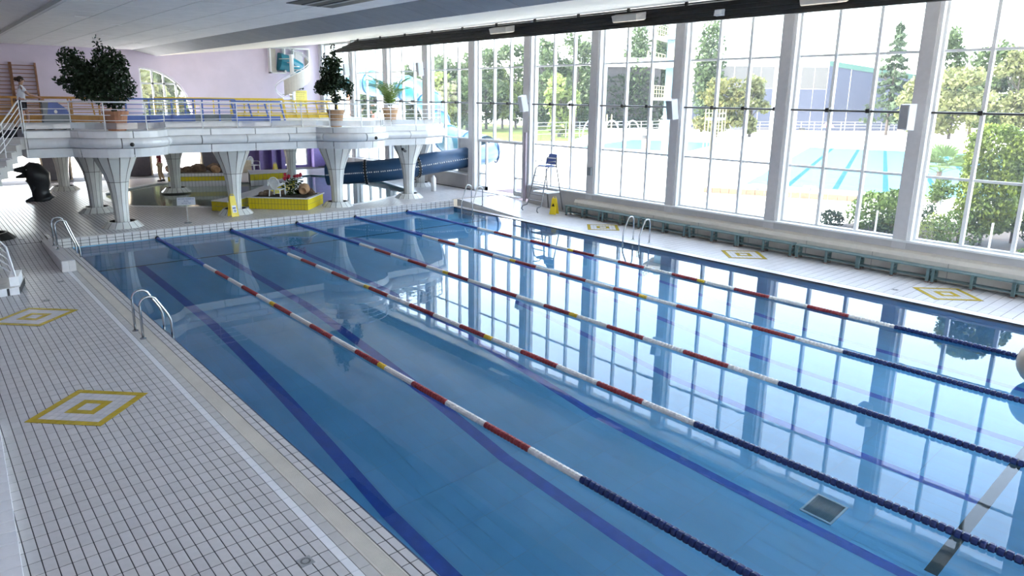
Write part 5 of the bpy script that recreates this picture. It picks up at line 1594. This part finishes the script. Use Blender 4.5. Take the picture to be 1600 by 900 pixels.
TL = ['green tree farthest left, seen above the turquoise slide', 'green tree behind the window bay left of the glazed door', 'green tree seen above the glazed door', 'tall green tree right of the glazed door view',
 'tall dark tree behind the pale bright one', 'small bright yellow green tree beside the globe lamp', 'tall tree left of the ivy covered house', 'tall poplar left of the diving tower', 'slim poplar behind the diving tower',
 'tall poplar right of the diving tower, above the ochre tree', 'broad ochre green tree between the diving tower and the blue shed', 'layered conifer right of the blue shed', 'tall open tree right of the conifer', 'broad pale green tree in the right window bay',
 'tall tree above the pale trees at the right', 'pale tree above the clipped thuja', 'low pale tree right beside the conifer', 'green tree behind the column above the slanted gallery end', 'low green tree behind the mauve post',
 'pale tree near the right border', 'tree cut by the right border', 'bright tree left of the glazed door view, behind the gallery end', 'pale tree just left of the column by the glazed door', 'bright low tree right of the mauve post', 'pale tree between the tall trees right of the door', 'dark tree left of the ivy covered house', 'pale low tree before the blue grey hall', 'wide pale tree left above the thuja', 'tree right above the thuja', 'pale tree behind the quarter round window', 'darker tree behind the right of the quarter round window']
for (k, x, y, h, r), lb_ in zip(TREES, TL):
    t = thing('tree', lb_, 'tree', (x, y, -.05), RT.uniform(0, 6), 'trees beyond the outdoor pools' if x > 30 else 'trees behind the quarter window')
    crown(k, h, r).build('crown', M['tr_' + k], t, kind='stuff')
    tr = MB().tube([(0, 0, 0), (.1, 0, h * .3), (0, .1, h * .62)], [.24, .18, .08], 7)
    for i in range(5):
        a = RT.uniform(0, 6.28); z = h * RT.uniform(.25, .5); tr.tube([(0, 0, z), (math.cos(a) * r * .5, math.sin(a) * r * .5, z + h * .18)], [.09, .04], 5)
    tr.build('trunk', M['bark'], t)
# clipped thujas, shrubs and palm right outside the glass
def cone_plant(name, lab, x, y, h, r, n, m, size, base=0.02, grp=None, stem=None, prof=None):
    t = thing(name, lab, 'shrub', (x, y, -.04), RT.uniform(0, 6), grp)
    mb = MB()
    for _ in range(n):
        zz = RT.random(); a = RT.uniform(0, 2 * PI)
        w_ = (prof(zz) if prof else math.sin(PI * (zz * .86 + .12)) ** .5) * (1 + .13 * math.sin(5 * a + 9 * zz))
        rr = r * w_ * (RT.random() ** .28)
        mb.leaf((rr * math.cos(a), rr * math.sin(a), h * (base + (1 - base) * zz) + RT.gauss(0, .03)), size * RT.uniform(.6, 1.4), RT, up=.8)
    mb.build('foliage', m, t, kind='stuff')
    MB().tube([(0, 0, 0), (0, 0, h * .5)], .05, 6).build('stem', stem or M['bark'], t)
thp = lambda z: (min(1, .55 + z * 2.2) if z < .3 else 1.0) * (1 if z < .8 else math.sqrt(max(0, 1 - ((z - .8) / .22) ** 2)))
cone_plant('thuja', 'tall clipped bright green thuja outside the right window bay', 25.0, 6.95, 4.2, .90, 9000, M['thuja'], .15, .12, None, None, thp)
cone_plant('thuja', 'narrower thuja grown into the right side of the tall one', 26.3, 6.35, 3.9, .55, 4200, M['thuja'], .15, .12, None, None, thp)
cone_plant('shrub', 'rounded green shrub outside the glass left of the right bay', 25.3, 10.75, 1.45, 1.0, 1700, M['shrubl'], .16)
cone_plant('shrub', 'taller leafy shrub right of the rounded one outside the glass', 25.0, 9.95, 1.65, .75, 1300, M['shrubl'], .15)
cone_plant('shrub', 'small dark low bush at the window sill', 24.6, 12.15, .62, .5, 500, M['ivy'], .13)
cone_plant('shrub', 'clipped dark hedge block below the small whitewashed tree', 27.0, 9.9, .95, .8, 1000, M['ivy'], .13, 0, None, None, lambda z: 1)
cone_plant('shrub', 'loose green shrub at the foot of the tall thuja', 24.3, 7.45, 1.25, .8, 1000, M['shrubl'], .13)
cone_plant('shrub', 'wispy shrub between the hedge and the thuja', 24.6, 8.3, .95, .6, 600, M['tr_light'], .11)
cone_plant('shrub', 'dark leafy shrub right of the thuja', 26.0, 5.2, 1.2, .8, 800, M['ivy'], .15)
cone_plant('shrub', 'low plants at the right border under the window', 23.0, 5.0, .45, .6, 350, M['shrubl'], .12)
t = thing('young_tree', 'small leafy tree with a whitewashed stem outside the right bay', 'tree', (26.9, 9.0, -.04))
mb = MB(); leafcloud(mb, [(0, 0, 1.65, .5, .5, .42), (.1, .2, 1.3, .4, .4, .25)], 700, .14, RT); mb.build('crown', M['shrubl'], t, kind='stuff')
MB().tube([(0, 0, 0), (0, 0, 1.5)], .055, 7).build('stem', M['white'], t)
t = thing('fan_palm', 'fan palm with spreading leaves beyond the small whitewashed tree', 'palm', (36.0, 12.1, -.05))
MB().tube([(0, 0, 0), (0, 0, 1.6)], [.16, .13], 8).build('trunk', M['bark'], t)
for k in range(18):
    a = 2 * PI * k / 18 + RT.uniform(-.2, .2); el = RT.uniform(.0, 1.3)
    d = Vector((math.cos(a) * math.cos(el), math.sin(a) * math.cos(el), math.sin(el))); c_ = Vector((0, 0, 1.6)) + d * .8
    sd = d.cross(Vector((0, 0, 1))).normalized(); up = sd.cross(d)
    mb = MB().tube([(0, 0, 1.55), c_], .02, 4)
    for j in range(13):
        b_ = math.radians(-78 + 13 * j); dd = (d * math.cos(b_) + sd * math.sin(b_)); tip = c_ + dd * .95 + Vector((0, 0, -.1)); w_ = (dd.cross(up)).normalized() * .055
        mb.add([c_, c_ + dd * .4 + w_, tip, c_ + dd * .4 - w_], [(0, 1, 2, 3)])
    mb.build('frond', M['fan'], t)
for k, (x, y) in enumerate([(24.2, 8.75), (24.0, 6.4), (23.6, 10.0)]):
    tag(MB().tube([(x, y, -.04), (x, y, .95)], .035, 6).build('garden_post', M['white']), 'short white post among the shrubs, %s' % ('below the whitewashed tree', 'in front of the thuja', 'right of the rounded shrub')[k], 'post')
# blue grey shed
sh = thing('shed', 'large blue grey clad hall with a green edged roof beyond the outdoor pool', 'building')
A, B_, C_ = Vector((108.0, 77.9)), Vector((125.6, 61.4)), Vector((150, 47.5))
def clad(p, q_, z0, z1a, z1b, m, nm, n):
    d = (q_ - p) / n
    for k in range(n):
        a = p + d * (k + .02); b_ = p + d * (k + .98); h0 = z1a + (z1b - z1a) * k / n; h1 = z1a + (z1b - z1a) * (k + 1) / n
        nv = Vector((d.y, -d.x)).normalized() * -.15
        MB().add([(a.x, a.y, z0), (b_.x, b_.y, z0), (b_.x, b_.y, h1), (a.x, a.y, h0), (a.x - nv.x, a.y - nv.y, z0), (b_.x - nv.x, b_.y - nv.y, z0), (b_.x - nv.x, b_.y - nv.y, h1), (a.x - nv.x, a.y - nv.y, h0)],
                 [(0, 1, 2, 3), (4, 7, 6, 5), (0, 3, 7, 4), (1, 5, 6, 2), (3, 2, 6, 7), (0, 4, 5, 1)]).build(nm, m, sh)
clad(A, B_, 0, 7.4, 7.4, M['shedb'], 'wall_panel', 10)
clad(A, B_, 7.45, 11.3, 11.3, M['shedg'], 'upper_panel', 10)
clad(B_, C_, 0, 11.6, 8.4, M['shedb'], 'gable_panel', 6)
MB().prism([(A.x, A.y), (B_.x, B_.y), (C_.x, C_.y), (140, 72)], 11.3, 11.31).build('roof_deck', M['white'], sh)
MB().obox((A.x, A.y, 12.0), (B_.x, B_.y, 12.0), .4, 1.3).build('fascia', M['white'], sh)
MB().obox((B_.x, B_.y, 12.0), (C_.x, C_.y, 8.8), .5, .9).build('green_fascia', M['shedgr'], sh)
for f_ in (.12, .62):
    p = A.lerp(B_, f_); MB().box(p.x - .5, p.x + .1, p.y - .5, p.y + .1, 0, 11.4).build('white_pilaster', M['white'], sh)
    MB().box(p.x + .5, p.x + 1.3, p.y - 1.5, p.y - .7, 0, 11.3).build('green_strip', M['shedgr'], sh)
# ivy covered house
hs = thing('house', 'dark brick house covered with ivy behind the diving tower', 'building')
MB().prism([(86, 96), (101.5, 80.5), (107, 87), (92, 103)], 0, 10.8).build('wall', M['dkbrick'], hs)
MB().prism([(85, 96), (101.5, 79.5), (108, 87), (92, 104)], 10.8, 12.4).build('roof_edge', M['white'], hs)
mb = MB()
for _ in range(2600):
    s = RT.random(); zz = RT.random() ** 1.3 * 9.5; mb.leaf((86 + 15.5 * s - RT.uniform(.1, .7), 96 - 15.5 * s - RT.uniform(.1, .7), zz), .7, RT)
mb.build('ivy', M['ivy'], hs, kind='stuff')
rb = thing('brick_chimney_house', 'reddish brick house glimpsed above the turquoise slide', 'building')
MB().box(66, 70, 128, 134, 0, 8.2).build('wall', M['redbrick'], rb); MB().box(65.6, 70.4, 127.6, 134.4, 8.2, 8.6).build('roof', M['dkbrick'], rb)
# diving tower
dt = thing('diving_tower', 'pale concrete diving tower with yellow railings and a blue leg', 'diving tower', (49.0, 39.0, -.05), math.atan2(e1.y, e1.x))
MB().box(-.3, .3, -.3, .3, 0, 11.2).build('leg', M['ltblue'], dt)
MB().box(.6, 1.0, -1.3, -.9, 0, 9.0).build('leg', M['towerc'], dt)
for z, x0, x1, nm in ((5.2, -1.5, 2.6, 0), (8.0, -3.2, 2.2, 1), (10.4, -1.2, 2.4, 2)):
    pf = MB().box(x0, x1, -1.2, 1.2, z - .25, z).build('platform', M['towerc'], dt)
    rl = MB()
    for yy in (-1.15, 1.15):
        for hh in (.35, .7, 1.05): rl.tube([(x0, yy, z + hh), (x1, yy, z + hh)], .035, 5)
        for k in range(6): rl.tube([(x0 + (x1 - x0) * k / 5, yy, z), (x0 + (x1 - x0) * k / 5, yy, z + 1.05)], .035, 5)
    rl.build('railing', M['ycream'], pf)
    MB().tube([(x1 - .3, -.9, z), (x1 + .6, -1.6, z - 2.4)], .05, 5).tube([(x1 - .3, -.4, z), (x1 + .6, -1.1, z - 2.4)], .05, 5).build('ladder', M['ycream'], pf)
sb = thing('springboard_stand', 'lower diving stand with a steep ladder right of the diving tower', 'diving stand', (52.2, 36.0, -.05), math.atan2(e1.y, e1.x))
MB().box(-1.6, 1.2, -.6, .6, 3.3, 3.5).build('platform', M['ltblue'], sb)
lad = MB()
for yy in (-.35, .35): lad.obox((1.0, yy, 3.4), (2.3, yy, 0), .09, .14)
for k in range(11): lad.obox((1.0 + 1.3 * k / 11, -.35, 3.4 * (1 - k / 11)), (1.0 + 1.3 * k / 11, .35, 3.4 * (1 - k / 11)), .2, .05)
lad.build('ladder', M['ycream'], sb)
rl = MB()
for yy in (-.6, .6):
    for hh in (.4, .8): rl.tube([(-1.6, yy, 3.5 + hh), (1.2, yy, 3.5 + hh)], .04, 5)
    for x in (-1.6, -.2, 1.2): rl.tube([(x, yy, 0), (x, yy, 4.3)], .05, 5)
rl.build('railing', M['ycream'], sb)
# fence, globe lamp, bins, play pipes
fn = thing('fence', 'long white post and mesh fence beyond the outdoor pools', 'fence')
F = [(58, 66), (84, 66), (93, 60), (112, 54), (135, 44)]
for p, q_ in zip(F[:-1], F[1:]):
    p = Vector(p); q_ = Vector(q_); n = max(1, int((q_ - p).length / 2.6))
    for k in range(n):
        a = p.lerp(q_, k / n); MB().tube([(a.x, a.y, 0), (a.x, a.y, 2.0)], .06, 5).build('post', M['fencew'], fn)
    for z in (.5, 1.0, 1.5, 1.95): MB().tube([(p.x, p.y, z), (q_.x, q_.y, z)], .03, 4).build('rail', M['fencew'], fn)
gl = thing('globe_lamp', 'white globe lamp on a thick post beside the bright tree', 'lamp', (42.0, 44.2, -.05))
MB().tube([(0, 0, 0), (0, 0, 4.0)], .22, 10).build('post', M['ycream'], gl); MB().blob((0, 0, 4.4), .42, 14, 10, 0).build('globe', M['fencew'], gl, smooth=True)
for x, y, lb_ in ((54.4, 45.5, 'near the diving tower'), (95.4, 49.8, 'in front of the blue grey hall'), (117, 44.5, 'left of the tall thuja, far off')):
    t = thing('litter_bin', 'small orange bin with a dark lid ' + lb_, 'bin', (x, y, -.05), 0, 'orange bins on the outdoor paving')
    MB().lathe([(.4, 0), (.45, 1.1)], 14).build('drum', mat('orange_bin', (.75, .36, .16), .5) if 'orange_bin' not in bpy.data.materials else bpy.data.materials['orange_bin'], t)
    MB().lathe([(.47, 1.1), (.47, 1.45)], 14).build('lid', M['blackm'], t)
pg = thing('water_play_pipes', 'white arching water play pipes behind the outdoor diving pool', 'play structure', (68, 66, 0))
for k in range(3): MB().tube([(k * 2.6 + 1.6 * math.cos(PI * i / 10), -k * 1.5, 2.2 * math.sin(PI * i / 10)) for i in range(11)], .1, 6).build('arch', M['fencew'], pg)
for x in (-4, -3, 5.5, 6.5): MB().tube([(x, 2, 0), (x, 2, 2.9)], .1, 6).build('upright', M['ycream'], pg)
# turquoise outdoor slide
os_ = thing('outdoor_slide', 'turquoise flume slide outside the far windows', 'slide')
op = catmull([(15.5, 46.2, 7.0), (18.9, 48.4, 6.4), (21.0, 45.5, 5.95), (21.6, 42.0, 5.6), (22.3, 38.9, 5.15), (22.1, 37.0, 4.1), (21.4, 35.4, 3.0), (21.0, 33.6, 2.4), (20.95, 31.6, 2.2), (21.0, 30.2, 2.05)], 5)
MB().tube(op[:29], .82, 18, caps=False).build('upper_flume', M['turq'], os_, smooth=True)
MB().tube(op[28:], .78, 18, caps=False).build('lower_flume', M['turq'], os_, smooth=True)
for i in (8, 13, 18, 23, 28, 34, 40):
    d = (op[i + 1] - op[i]).normalized(); MB().tube([op[i] - d * .06, op[i] + d * .06], .89 if i < 29 else .84, 18).build('flange', M['slidel'], os_)
for i in (9, 17, 26, 36): MB().tube([(op[i].x, op[i].y, -.05), (op[i].x, op[i].y, op[i].z - .8)], .16, 8).build('support', M['white'], os_)
rr = MB()
c_ = Vector((20.9, 29.2, 2.0))
rr.tube([c_ + Vector((.25 * math.cos(2 * PI * k / 20), -.0 + .58 * math.cos(2 * PI * k / 20), .58 * math.sin(2 * PI * k / 20))) for k in range(21)], .05, 6)
rr.build('end_ring', M['slide'], os_, label='dark blue ring at the glass end')
# white loungers far off
for k, (x, y) in enumerate([(120, 38), (126, 36.5), (116, 40.5)]):
    t = thing('sun_shelter', 'white low shelter far off under the trees, %s' % ('middle of the three', 'right one', 'left one')[k], 'shelter', (x, y, -.05), .4)
    MB().box(-1.6, 1.6, -.6, .6, 1.2, 1.4).build('top', M['white'], t)
    for sx in (-1.4, 1.4): MB().box(sx - .1, sx + .1, -.1, .1, 0, 1.2).build('leg', M['white'], t)
pa = thing('parasol', 'small folded pink and white parasol beyond the outdoor pool', 'parasol', (108, 52, -.05))
MB().tube([(0, 0, 0), (0, 0, 2.0)], .05, 6).build('pole', M['white'], pa)
MB().lathe([(1.0, 1.3), (.55, 1.8), (.05, 2.2)], 8).build('canopy', mat('pink_canvas', (.75, .15, .25), .7), pa)
